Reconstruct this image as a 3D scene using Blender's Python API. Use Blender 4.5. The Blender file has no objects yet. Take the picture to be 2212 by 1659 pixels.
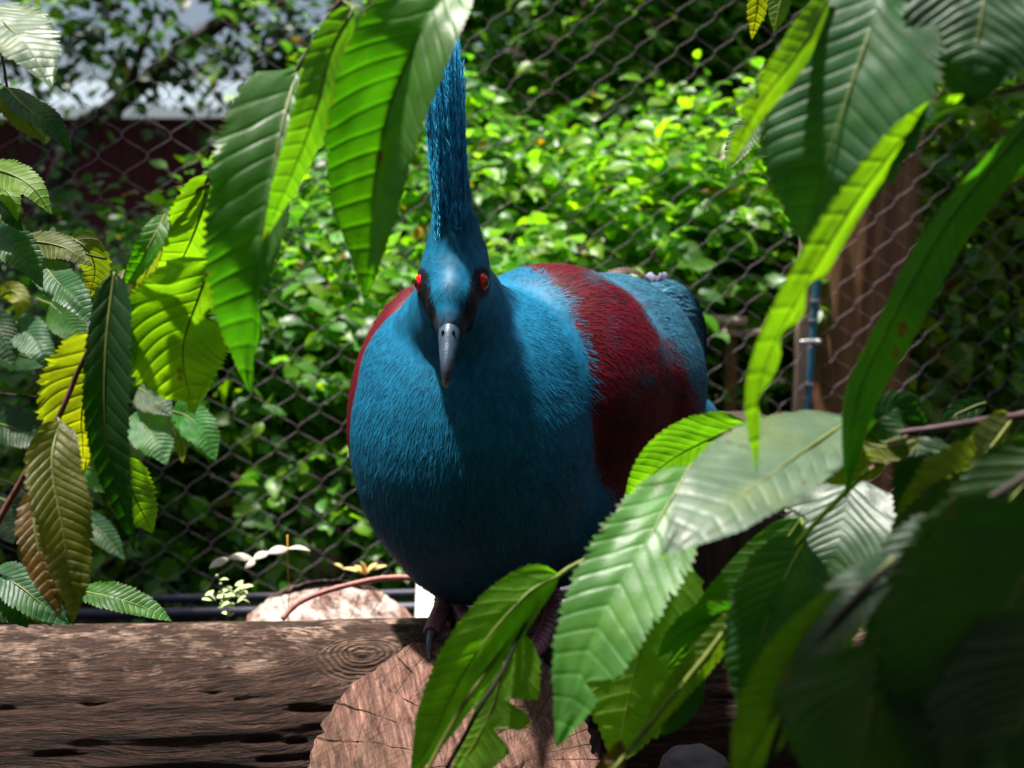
import bpy, math, random
import numpy as np
from mathutils import Vector, Matrix, Euler
random.seed(7)
RNG = np.random.default_rng(7)
R = math.radians
scene = bpy.context.scene
C = scene.collection

# ------------------------------------------------------------------ camera, sky, sun, exposure
W, H = 2212.0, 1659.0
HFOV = R(50.0)
FPX = (W / 2) / math.tan(HFOV / 2)
PITCH = R(8.0)
CAM = np.array([0.0, 0.0, 0.85])
FWD = np.array([0.0, math.cos(PITCH), -math.sin(PITCH)])
UPV = np.array([0.0, math.sin(PITCH), math.cos(PITCH)])
RGT = np.array([1.0, 0.0, 0.0])

def P(px, py, d):
    return CAM + RGT * ((px - W / 2) / FPX * d) + UPV * (-(py - H / 2) / FPX * d) + FWD * d

def project(p):
    q = np.asarray(p) - CAM
    d = q @ FWD
    return W / 2 + (q @ RGT) / d * FPX, H / 2 - (q @ UPV) / d * FPX, d

cd = bpy.data.cameras.new('camera')
cam = bpy.data.objects.new('camera', cd); C.objects.link(cam)
cam.location = CAM; cam.rotation_euler = (math.pi / 2 - PITCH, 0, 0)
cd.sensor_width = 36.0; cd.angle = HFOV; cd.clip_start = 0.02; cd.clip_end = 400
cd.dof.use_dof = True; cd.dof.focus_distance = 0.92; cd.dof.aperture_fstop = 6.0
scene.camera = cam

SUN_DIR = np.array([-0.22, 0.03, 0.97]); SUN_DIR /= np.linalg.norm(SUN_DIR)
SUN_EL = math.asin(SUN_DIR[2]); SUN_AZ = math.atan2(SUN_DIR[0], SUN_DIR[1])
world = bpy.data.worlds.new('World'); scene.world = world; world.use_nodes = True
wn = world.node_tree
for n in list(wn.nodes): wn.nodes.remove(n)
sky = wn.nodes.new('ShaderNodeTexSky'); sky.sky_type = 'NISHITA'; sky.sun_disc = False
sky.sun_elevation = SUN_EL; sky.sun_rotation = SUN_AZ; sky.air_density = 1.0; sky.dust_density = 4.0; sky.ozone_density = 1.0
bg = wn.nodes.new('ShaderNodeBackground'); bg.inputs['Strength'].default_value = 0.05
wo = wn.nodes.new('ShaderNodeOutputWorld')
wn.links.new(sky.outputs[0], bg.inputs[0]); wn.links.new(bg.outputs[0], wo.inputs[0])
sl = bpy.data.lights.new('sun', 'SUN'); sl.energy = 5.0; sl.angle = R(2.2); sl.color = (1.0, 0.95, 0.87)
so = bpy.data.objects.new('sun', sl); C.objects.link(so)
so.rotation_euler = Vector(-SUN_DIR).to_track_quat('-Z', 'Y').to_euler()
so.location = (-3, 1, 8)
scene.view_settings.view_transform = 'Standard'; scene.view_settings.look = 'None'
scene.view_settings.gamma = 1.0; scene.view_settings.exposure = 1.25
scene.view_settings.use_curve_mapping = False
scene.render.engine = 'CYCLES'
scene.cycles.use_denoising = True
scene.cycles.max_bounces = 6; scene.cycles.transmission_bounces = 4; scene.cycles.diffuse_bounces = 3
scene.cycles.caustics_reflective = False; scene.cycles.caustics_refractive = False

# ------------------------------------------------------------------ helpers
WO = {}          # world origin of every object (no rotations on parents)

def thing(name, label, cat, loc, group=None):
    o = bpy.data.objects.new(name, None); C.objects.link(o)
    o.empty_display_size = 0.02
    o.location = tuple(float(v) for v in loc); WO[o] = np.array(loc, float)
    o['label'] = label; o['category'] = cat
    if group: o['group'] = group
    return o

def make_mesh(name, v, f, mats, smooth=True, cols=None, attrs=None, uvmat=None):
    me = bpy.data.meshes.new(name)
    v = np.asarray(v, np.float32)
    if isinstance(f, np.ndarray):
        k = f.shape[1]
        me.vertices.add(len(v)); me.vertices.foreach_set('co', v.ravel())
        me.loops.add(f.size); me.loops.foreach_set('vertex_index', f.astype(np.int32).ravel())
        me.polygons.add(len(f))
        me.polygons.foreach_set('loop_start', np.arange(0, f.size, k, dtype=np.int32))
        me.polygons.foreach_set('loop_total', np.full(len(f), k, np.int32))
        me.update(calc_edges=True)
    else:
        me.from_pydata([tuple(map(float, p)) for p in v], [], [tuple(map(int, q)) for q in f])
    if smooth and len(me.polygons):
        me.polygons.foreach_set('use_smooth', np.ones(len(me.polygons), bool))
    if cols is not None:
        a = me.color_attributes.new('Col', 'FLOAT_COLOR', 'POINT')
        c = np.ones((len(v), 4), np.float32); c[:, :3] = cols
        a.data.foreach_set('color', c.ravel())
    for k_, arr in (attrs or {}).items():
        arr = np.asarray(arr, np.float32)
        if arr.ndim == 1:
            a = me.attributes.new(k_, 'FLOAT', 'POINT'); a.data.foreach_set('value', arr)
        else:
            a = me.attributes.new(k_, 'FLOAT_VECTOR', 'POINT'); a.data.foreach_set('vector', arr.ravel())
    for m in (mats if isinstance(mats, (list, tuple)) else [mats]):
        me.materials.append(m)
    return me

def part(name, v, f, mat, parent=None, origin=None, **kw):
    """mesh object from WORLD coordinates, placed under its parent"""
    v = np.asarray(v, float)
    o0 = np.asarray(origin, float) if origin is not None else v.mean(0)
    me = make_mesh(name, v - o0, f, mat, **kw)
    o = bpy.data.objects.new(name, me); C.objects.link(o)
    WO[o] = o0
    if parent is not None:
        o.parent = parent; o.location = tuple(o0 - WO[parent])
    else:
        o.location = tuple(o0)
    return o

def tag(o, label, cat, group=None):
    o['label'] = label; o['category'] = cat
    if group: o['group'] = group
    return o

def unit(a):
    a = np.asarray(a, float)
    return a / (np.linalg.norm(a, axis=-1, keepdims=True) + 1e-12)

def vnoise(p, seed=0):
    """vectorised 3-D value noise in [-1, 1]"""
    p = np.asarray(p, float)
    i = np.floor(p).astype(np.int64); fr = p - i; u = fr * fr * (3 - 2 * fr)
    def h(ix, iy, iz):
        n = (ix * 374761393 + iy * 668265263 + iz * 2147483647 + seed * 974634777) & 0xffffffff
        n = ((n ^ (n >> 13)) * 1274126177) & 0xffffffff
        n = ((n ^ (n >> 16)) * 2246822519) & 0xffffffff
        return ((n ^ (n >> 15)) & 0xffff) / 32767.5 - 1
    r = 0
    for dx in (0, 1):
        for dy in (0, 1):
            for dz in (0, 1):
                w = (u[..., 0] if dx else 1 - u[..., 0]) * (u[..., 1] if dy else 1 - u[..., 1]) * (u[..., 2] if dz else 1 - u[..., 2])
                r = r + w * h(i[..., 0] + dx, i[..., 1] + dy, i[..., 2] + dz)
    return r

def fbm(p, oct=4, seed=0):
    p = np.asarray(p, float); r = 0; a = 1; s = 0
    for k in range(oct):
        r = r + a * vnoise(p * 2 ** k + 17.3 * k, seed + k); s += a; a *= .5
    return r / s

def grid_faces(nu, nv, wrap=False):
    i = np.arange(nu - 1)[:, None]; j = np.arange(nv if wrap else nv - 1)[None, :]
    j2 = (j + 1) % nv
    a = i * nv + j; b = i * nv + j2; c = (i + 1) * nv + j2; d = (i + 1) * nv + j
    return np.stack([a, b, c, d], -1).reshape(-1, 4)

def catmull(pts, n):
    pts = np.asarray(pts, float)
    if len(pts) == 2:
        t = np.linspace(0, 1, n)[:, None]; return pts[0] * (1 - t) + pts[1] * t
    q = np.vstack([2 * pts[0] - pts[1], pts, 2 * pts[-1] - pts[-2]])
    seg = np.linalg.norm(np.diff(pts, axis=0), axis=1); s = np.concatenate([[0], np.cumsum(seg)])
    out = []
    for x in np.linspace(0, s[-1], n):
        k = min(np.searchsorted(s, x, side='right') - 1, len(pts) - 2)
        t = (x - s[k]) / (seg[k] + 1e-12)
        p0, p1, p2, p3 = q[k], q[k + 1], q[k + 2], q[k + 3]
        out.append(.5 * ((2 * p1) + (-p0 + p2) * t + (2 * p0 - 5 * p1 + 4 * p2 - p3) * t * t + (-p0 + 3 * p1 - 3 * p2 + p3) * t ** 3))
    return np.array(out)

def tube(pts, rad, ns=8, n=None, cap=True, squash=None):
    """tube along a curve; rad: number, or array/list over the curve"""
    pts = np.asarray(pts, float)
    if n: pts = catmull(pts, n)
    m = len(pts)
    rad = np.interp(np.linspace(0, 1, m), np.linspace(0, 1, np.size(rad)), np.atleast_1d(rad)) if np.size(rad) != m else np.asarray(rad, float)
    T = unit(np.gradient(pts, axis=0))
    ref = np.array([0, 0, 1.0]) if abs(T[0][2]) < .9 else np.array([1.0, 0, 0])
    N = unit(np.cross(T[0], ref)); Ns = []
    for k in range(m):
        N = unit(N - (N @ T[k]) * T[k]); Ns.append(N)
    Ns = np.array(Ns); B = np.cross(T, Ns)
    a = np.arange(ns) / ns * 2 * math.pi
    v = pts[:, None] + rad[:, None, None] * (np.cos(a)[None, :, None] * Ns[:, None] + np.sin(a)[None, :, None] * B[:, None])
    f = [tuple(q) for q in grid_faces(m, ns, True)]
    v = v.reshape(-1, 3)
    if cap:
        f.append(tuple(range(ns - 1, -1, -1))); f.append(tuple(range((m - 1) * ns, m * ns)))
    return v, f

def box(c, s, bevel=0.0, jitter=0.0):
    c = np.asarray(c, float); s = np.asarray(s, float) / 2
    b = bevel
    if b <= 0:
        v = np.array([[x, y, z] for x in (-1, 1) for y in (-1, 1) for z in (-1, 1)]) * s + c
        f = [(0, 1, 3, 2), (4, 6, 7, 5), (0, 4, 5, 1), (2, 3, 7, 6), (0, 2, 6, 4), (1, 5, 7, 3)]
        return v, f
    # rounded section extruded along z
    prof = []
    for cx, cy, a0 in ((1, 1, 0), (-1, 1, 90), (-1, -1, 180), (1, -1, 270)):
        for k in range(3):
            a = R(a0 + 45 * k)
            prof.append((cx * (s[0] - b) + b * math.cos(a), cy * (s[1] - b) + b * math.sin(a)))
    n = len(prof)
    v = [(x * k, y * k, z) for z, k in ((-s[2], .97), (-s[2] + b, 1), (s[2] - b, 1), (s[2], .97)) for x, y in prof]
    f = [tuple(q) for q in grid_faces(4, n, True)] + [tuple(range(n - 1, -1, -1)), tuple(range(3 * n, 4 * n))]
    return np.array(v) + c, f

# ------------------------------------------------------------------ materials
MATS = {}
class NT:
    def __init__(s, name):
        s.m = bpy.data.materials.new(name); s.m.use_nodes = True
        s.t = s.m.node_tree
        for n in list(s.t.nodes): s.t.nodes.remove(n)
        s.out = s.t.nodes.new('ShaderNodeOutputMaterial')
    def n(s, typ, ins=None, **kw):
        x = s.t.nodes.new('ShaderNode' + typ)
        for k, v in kw.items(): setattr(x, k, v)
        for k, v in (ins or {}).items(): s.set(x, k, v)
        return x
    def set(s, x, k, v):
        if hasattr(v, 'is_linked') or isinstance(v, bpy.types.NodeSocket): s.t.links.new(v, x.inputs[k])
        elif isinstance(v, bpy.types.Node): s.t.links.new(v.outputs[0], x.inputs[k])
        else:
            if isinstance(v, (tuple, list)) and len(v) == 3 and x.inputs[k].type == 'RGBA': v = (*v, 1)
            x.inputs[k].default_value = v
    def math(s, op, a, b=0.0, c=None):
        x = s.n('Math', operation=op); s.set(x, 0, a); s.set(x, 1, b)
        if c is not None: s.set(x, 2, c)
        return x.outputs[0]
    def mix(s, fac, a, b, blend='MIX'):
        x = s.n('Mix', data_type='RGBA', blend_type=blend)
        s.set(x, 0, fac); s.set(x, 6, a); s.set(x, 7, b); return x.outputs[2]
    def ramp(s, fac, stops):
        x = s.n('ValToRGB'); s.set(x, 0, fac)
        e = x.color_ramp.elements
        while len(e) > 1: e.remove(e[-1])
        e[0].position = stops[0][0]; e[0].color = (*stops[0][1], 1)
        for p, c in stops[1:]:
            q = e.new(p); q.color = (*c, 1)
        return x.outputs[0]
    def rng(s, v, a, b, c=0.0, d=1.0):
        x = s.n('MapRange'); s.set(x, 0, v); s.set(x, 1, a); s.set(x, 2, b); s.set(x, 3, c); s.set(x, 4, d); return x.outputs[0]
    def noise(s, scale, vec=None, detail=4, rough=.55, dist=0.0):
        x = s.n('TexNoise'); s.set(x, 'Scale', scale); s.set(x, 'Detail', detail); s.set(x, 'Roughness', rough); s.set(x, 'Distortion', dist)
        if vec is not None: s.set(x, 'Vector', vec)
        return x.outputs[0]
    def attr(s, name, out=0):
        return s.n('Attribute', attribute_name=name).outputs[out]
    def vmul(s, v, k):
        x = s.n('VectorMath', operation='MULTIPLY'); s.set(x, 0, v); s.set(x, 1, k); return x.outputs[0]
    def bump(s, h, strength=.5, dist=.002):
        return s.n('Bump', {'Height': h, 'Strength': strength, 'Distance': dist}).outputs[0]
    def bsdf(s, **ins):
        return s.n('BsdfPrincipled', {k.replace('_', ' '): v for k, v in ins.items()})
    def done(s, shader):
        s.t.links.new(shader.outputs[0] if isinstance(shader, bpy.types.Node) else shader, s.out.inputs[0]); return s.m

def simple(name, col, rough=.6, spec=.4, var=.25, scale=40, metal=0.0, bump=0.0):
    if name in MATS: return MATS[name]
    s = NT(name)
    n = s.noise(scale, s.n('TexCoord').outputs['Object'])
    dark = tuple(c * (1 - var) for c in col); lite = tuple(min(1, c * (1 + var)) for c in col)
    c = s.ramp(n, [(.3, dark), (.7, lite)])
    kw = dict(Base_Color=c, Roughness=rough, Specular_IOR_Level=spec, Metallic=metal)
    if bump: kw['Normal'] = s.bump(n, bump, .003)
    MATS[name] = s.done(s.bsdf(**kw)); return MATS[name]

def hero_leaf_mat(name, crinkle=0.0, spots=1.0, spec=.42):
    s = NT(name)
    col = s.n('ObjectInfo').outputs['Color']
    ph = s.attr('phase', 2); vv = s.attr('vv', 2); tt = s.attr('tt', 2)
    oc = s.n('TexCoord').outputs['Object']
    fr = s.math('PINGPONG', ph, 0.5)                      # 0 on a vein
    vein = s.rng(fr, 0.0, 0.085, 1.0, 0.0)
    mid = s.rng(s.math('ABSOLUTE', vv), 0.0, 0.05, 1.0, 0.0)
    veins = s.math('MAXIMUM', s.math('MULTIPLY', vein, .55), mid)
    cell = s.n('TexVoronoi', {'Scale': 330.0, 'Vector': oc}, feature='DISTANCE_TO_EDGE').outputs[0]
    fine = s.rng(cell, 0.0, 0.12, 1.0, 0.0)
    n1 = s.noise(38, oc, 5, .6); n2 = s.noise(150, oc, 3, .6)
    tone = s.rng(n1, .3, .7, .72, 1.22)
    c = s.mix(1.0, col, s.n('CombineColor', {0: tone, 1: tone, 2: tone}).outputs[0], 'MULTIPLY')
    yellow = s.mix(1.0, c, (1.5, 1.12, .6, 1), 'MULTIPLY')
    c = s.mix(s.rng(s.noise(22, oc, 3), .52, .72, 0, .7), c, yellow)
    c = s.mix(s.math('MULTIPLY', veins, .45), c, s.mix(1.0, c, (1.7, 1.55, 1.5, 1), 'MULTIPLY'))
    c = s.mix(s.math('MULTIPLY', fine, .15), c, s.mix(1.0, c, (.6, .65, .5, 1), 'MULTIPLY'))
    spot = s.rng(s.noise(60, oc, 2, .4), .74 - .02 * spots, .79 - .02 * spots, 0, .85)
    brown = (.09, .035, .012)
    c = s.mix(spot, c, brown)
    edge = s.math('MULTIPLY', s.rng(s.math('ABSOLUTE', vv), .93, 1.0), s.rng(n2, .5, .62, 0, .7))
    c = s.mix(edge, c, (.16, .07, .015))
    back = s.n('NewGeometry').outputs['Backfacing']
    front_c = c
    back_c = s.mix(.12, c, (.16, .25, .09))
    c = s.mix(back, front_c, back_c)
    hgt = s.math('ADD', s.math('MULTIPLY', s.rng(fr, 0, .16), .8), s.math('ADD', s.math('MULTIPLY', s.rng(cell, 0, .3), .12), s.math('MULTIPLY', n2, .16 + crinkle)))
    bmp = s.bump(hgt, .35 + crinkle * .5, .0010)
    tr = s.mix(1.0, c, (2.7, 3.3, .45, 1), 'MULTIPLY')
    tr = s.mix(s.math('MULTIPLY', veins, .5), tr, s.mix(1.0, tr, (.55, .6, .5, 1), 'MULTIPLY'))
    rough = s.rng(s.math('ADD', n1, s.math('MULTIPLY', back, .35)), .3, .9, .42, .60)
    b = s.bsdf(Base_Color=c, Roughness=rough, Specular_IOR_Level=spec, Normal=bmp)
    t = s.n('BsdfTranslucent', {'Color': tr, 'Normal': bmp})
    return s.done(s.n('MixShader', {0: .48, 1: b.outputs[0], 2: t.outputs[0]}))

LEAF = hero_leaf_mat('leaf_blade')
LEAF_GLOSS = hero_leaf_mat('leaf_blade_glossy', 0.0, 1.0, .85)
LEAF_DRY = hero_leaf_mat('leaf_blade_withering', .6, 3.0)

def small_leaf_mat():
    s = NT('shrub_leaf')
    col = s.attr('Col'); oc = s.n('TexCoord').outputs['Object']
    c = s.mix(.5, col, s.mix(1.0, col, s.ramp(s.noise(30, oc, 3), [(.3, (.6, .7, .6)), (.7, (1.5, 1.25, 1.1))]), 'MULTIPLY'))
    tr = s.mix(1.0, c, (2.6, 2.5, .7, 1), 'MULTIPLY')
    b = s.bsdf(Base_Color=c, Roughness=.42, Specular_IOR_Level=.5)
    t = s.n('BsdfTranslucent', {'Color': tr})
    return s.done(s.n('MixShader', {0: .5, 1: b.outputs[0], 2: t.outputs[0]}))
SHRUB_LEAF = small_leaf_mat()

def plumage_mat(name='plumage', rough=.5):
    s = NT(name)
    col = s.attr('Col')
    n = s.noise(220, s.vmul(s.n('TexCoord').outputs['Object'], (1, 1, .35)), 3)
    c = s.mix(.6, col, s.mix(1.0, col, s.ramp(n, [(.3, (.55, .55, .6)), (.7, (1.5, 1.45, 1.4))]), 'MULTIPLY'))
    return s.done(s.bsdf(Base_Color=c, Roughness=rough, Specular_IOR_Level=.14))
PLUME = plumage_mat()

def bark_mat():
    s = NT('weathered_log')
    gc = s.attr('gc', 1); kn = s.attr('knot', 2); wx = s.attr('wear_sun', 2)
    st = s.noise(1.0, s.vmul(gc, (24, 190, 1)), 7, .68)
    st2 = s.noise(1.0, s.vmul(gc, (70, 620, 1)), 5, .65)
    blo = s.noise(1.0, s.vmul(gc, (22, 34, 1)), 6, .7)
    c = s.ramp(st, [(.30, (.010, .007, .006)), (.46, (.05, .034, .028)), (.62, (.11, .076, .060)), (.80, (.20, .15, .125))])
    c = s.mix(s.rng(blo, .42, .62, 0, .75), c, s.ramp(st2, [(.38, (.018, .011, .009)), (.62, (.16, .10, .082))]))
    for kx, ky, wd in ((5, 95, .010), (11, 210, .018)):
        cn = s.noise(1.0, s.vmul(gc, (kx, ky, 1)), 3, .5, .6)
        c = s.mix(s.math('MULTIPLY', s.rng(s.math('ABSOLUTE', s.math('SUBTRACT', cn, .5)), 0, wd, 1, 0), .9), c, (.006, .004, .003))
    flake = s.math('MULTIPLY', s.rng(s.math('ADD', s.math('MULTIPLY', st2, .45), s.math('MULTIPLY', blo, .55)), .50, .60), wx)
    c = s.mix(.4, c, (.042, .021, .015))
    c = s.mix(s.math('MULTIPLY', flake, .85), c, (.52, .47, .44))  # pale flakes: weathering together with sunlight painted on the top
    ring = s.math('PINGPONG', s.math('ADD', s.math('MULTIPLY', kn, 1.5), s.math('MULTIPLY', blo, 1.6)), .5)
    kfac = s.rng(kn, 6.0, 4.0)
    c = s.mix(s.math('MULTIPLY', s.math('MULTIPLY', kfac, s.rng(blo, .3, .6)), .6), c, s.ramp(ring, [(.05, (.03, .02, .017)), (.3, (.25, .19, .16)), (.5, (.36, .29, .25))]))
    c = s.mix(s.rng(kn, .9, .4), c, (.012, .008, .006))
    h = s.math('ADD', s.math('MULTIPLY', st, .9), s.math('ADD', s.math('MULTIPLY', st2, .5), s.math('MULTIPLY', s.math('MULTIPLY', ring, kfac), .7)))
    c = s.mix(1.0, c, s.ramp(s.noise(1.0, s.vmul(gc, (34, 300, 1)), 5, .7), [(.36, (.38, .26, .20)), (.64, (1.25, .98, .82))]), 'MULTIPLY')
    return s.done(s.bsdf(Base_Color=c, Roughness=.78, Specular_IOR_Level=.3, Normal=s.bump(h, 1.0, .008)))
BARK = bark_mat()

def endgrain_mat(name='sawn_log_end', sun_pale=0.0):
    s = NT(name)
    gc = s.attr('gc', 1)            # x: distance from the pith, y: across saw marks, z: along them
    sx = s.n('SeparateXYZ', {0: gc})
    wob = s.noise(26, gc, 3)
    rr = s.math('ADD', sx.outputs[0], s.math('MULTIPLY', s.noise(18, gc, 3), .012))
    fr = s.math('PINGPONG', s.math('MULTIPLY', rr, 62.0), .5)
    line = s.rng(fr, .0, .10, 1, 0)
    ang = s.math('ADD', s.attr('theta', 2), s.math('MULTIPLY', s.noise(14, gc, 3), .10))
    chk = s.math('MULTIPLY', s.rng(s.math('PINGPONG', s.math('MULTIPLY', ang, 5.5), .5), 0, .05, 1, 0), s.rng(s.noise(22, gc, 3), .40, .56))
    saw = s.noise(1.0, s.vmul(gc, (4, 190, 16)), 5, .65)
    saw2 = s.noise(1.0, s.vmul(gc, (0, 46, 300)), 4, .6)
    blo = s.noise(15, gc, 5, .6)
    c = s.ramp(saw, [(.3, (.060, .032, .026)), (.5, (.165, .098, .082)), (.72, (.36, .26, .23))])
    c = s.mix(s.rng(blo, .40, .66, 0, .8), c, s.ramp(saw2, [(.3, (.08, .05, .038)), (.7, (.24, .165, .14))]))
    c = s.mix(s.rng(s.noise(9, gc, 5, .65), .46, .66, 0, .75), c, (.075, .055, .030))
    c = s.mix(s.rng(s.noise(55, gc, 4, .7), .56, .66, 0, .7), c, (.035, .022, .016))
    c = s.mix(s.math('MULTIPLY', s.math('MULTIPLY', line, s.rng(wob, .45, .65)), .45), c, (.09, .055, .04))
    c = s.mix(s.math('MULTIPLY', chk, .8), c, (.05, .03, .022))
    c = s.mix(1.0, c, s.ramp(s.noise(1.0, s.vmul(gc, (60, 240, 40)), 5, .7), [(.36, (.42, .29, .24)), (.66, (1.25, .98, .86))]), 'MULTIPLY')
    if sun_pale: c = s.mix(s.rng(s.noise(30, gc, 5, .7), .42, .56, 0, sun_pale), c, (.62, .54, .50))  # whitening that paints sunlight into the end grain
    h = s.math('ADD', s.math('MULTIPLY', saw, .8), s.math('SUBTRACT', s.math('MULTIPLY', saw2, .35), s.math('ADD', s.math('MULTIPLY', line, .2), s.math('MULTIPLY', chk, .7))))
    return s.done(s.bsdf(Base_Color=c, Roughness=.75, Specular_IOR_Level=.3, Normal=s.bump(h, .85, .005)))
ENDGRAIN = endgrain_mat(); ENDGRAIN_PALE = endgrain_mat('sunlit_log_end', .6)  # pale copy carries painted sunlight for the back log

def plankwood(name, dark, lite, sx=(60, 60, 5), bump=.4):
    s = NT(name)
    oc = s.n('TexCoord').outputs['Object']
    g = s.noise(1.0, s.vmul(oc, sx), 6, .6, .4)
    g2 = s.noise(1.0, s.vmul(oc, tuple(x * 3.2 for x in sx)), 4)
    b = s.noise(9, oc, 4)
    c = s.ramp(g, [(.3, dark), (.7, lite)])
    c = s.mix(s.rng(g2, .45, .6, 0, .35), c, dark)
    c = s.mix(s.rng(b, .5, .7, 0, .45), c, tuple(x * .55 for x in dark))
    return s.done(s.bsdf(Base_Color=c, Roughness=.7, Specular_IOR_Level=.3, Normal=s.bump(g, bump, .004)))

M_SOIL = simple('soil', (.035, .026, .018), .95, .1, .5, 18, bump=.8)
M_TWIG_RED = simple('twig_reddish', (.12, .045, .035), .55, .4, .4, 120)
M_TWIG_GRN = simple('twig_green', (.13, .16, .03), .5, .4, .3, 120)
M_TWIG_PUR = simple('twig_purple', (.055, .028, .032), .5, .45, .4, 120)
M_TWIG_DRK = simple('twig_dark', (.02, .016, .012), .7, .3, .4, 90)
M_WIRE = simple('netting_wire', (.22, .175, .195), .75, .25, .3, 60)
M_PIPE = simple('black_pipe', (.02, .018, .05), .5, .6, .3, 30)
M_STONE = simple('grey_stone', (.005, .005, .007), .9, .08, .4, 30, bump=.5)
M_PINKSTONE = simple('pink_stone', (.42, .31, .30), .85, .2, .35, 30, bump=.5)
M_WHITE = simple('white_paint', (.80, .80, .78), .6, .4, .06, 25)
M_GALV = simple('galvanised', (.6, .6, .6), .3, .6, .15, 90, metal=.6)
M_BLUE_CABLE = simple('blue_cable_sheath', (.03, .16, .26), .45, .5, .35, 300)
M_RED_BOARD = plankwood('red_board', (.035, .004, .005), (.080, .008, .009), (40, 40, 2))
M_POST = plankwood('brown_post', (.10, .044, .019), (.36, .185, .085), (62, 62, 3.0), .7)
M_BATTEN = plankwood('pale_batten', (.30, .19, .14), (.52, .38, .30), (90, 90, 6))
M_DARKWOOD = plankwood('dark_stake', (.022, .017, .012), (.085, .062, .042), (70, 70, 5), .7)
M_RAIL = plankwood('pale_rail', (.33, .22, .20), (.55, .42, .38), (6, 60, 60))
M_ROOF = simple('roof_metal', (.30, .36, .40), .4, .5, .15, 4, metal=.2)
M_TRUNK = plankwood('tree_bark', (.012, .010, .008), (.045, .034, .026), (30, 30, 8), .8)
M_CLAW = simple('claw_horn', (.10, .10, .16), .3, .5, .4, 150)
M_PUPIL = simple('pupil_black', (.004, .004, .004), .08, .7, .1, 10)
M_PALE_PETAL = simple('pale_dry_leaf', (.46, .42, .36), .6, .3, .15, 60)
M_ORANGE = simple('orange_petal', (.75, .40, .06), .5, .3, .3, 50)

# ------------------------------------------------------------------ the setting: ground, bank
def ground():
    n = 140
    xs = np.concatenate([np.linspace(-60, -3, 20, endpoint=False), np.linspace(-3, 3.5, 100), np.linspace(4, 60, 20)])
    ys = np.concatenate([np.linspace(-30, -.5, 12, endpoint=False), np.linspace(-.5, 6, 100), np.linspace(6.5, 120, 28)])
    X, Y = np.meshgrid(xs, ys, indexing='ij')
    Z = .03 * fbm(np.stack([X * 2, Y * 2, X * 0], -1), 4, 3)
    near = (np.abs(X) < 3.4) & (Y > -.5) & (Y < 6)
    Z = Z + np.where(near, .012 * vnoise(np.stack([X * 30, Y * 30, X * 0], -1), 5), 0) + .04
    v = np.stack([X, Y, Z], -1).reshape(-1, 3)
    o = part('ground', v, grid_faces(len(xs), len(ys))[:, ::-1], M_SOIL, origin=(0, 0, 0)); o['kind'] = 'structure'
    # added earth bank behind the hedge, darkening the gaps between its leaves
    xs = np.linspace(-.7, 9, 70); ys = np.linspace(4.6, 9, 30)
    X, Y = np.meshgrid(xs, ys, indexing='ij')
    k = np.clip((Y - 4.6) / 1.6, 0, 1); k = k * k * (3 - 2 * k)
    e = np.clip((X + .7) / 1.0, 0, 1); e = e * e * (3 - 2 * e)
    Z = -.02 + 2.5 * k * e + .08 * fbm(np.stack([X * 2, Y * 2, X * 0], -1), 4, 9) * k
    v = np.stack([X, Y, Z], -1).reshape(-1, 3)
    o = part('bank', v, grid_faces(len(xs), len(ys))[:, ::-1], M_SOIL, origin=(4, 6, 0)); o['kind'] = 'structure'
ground()

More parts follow.
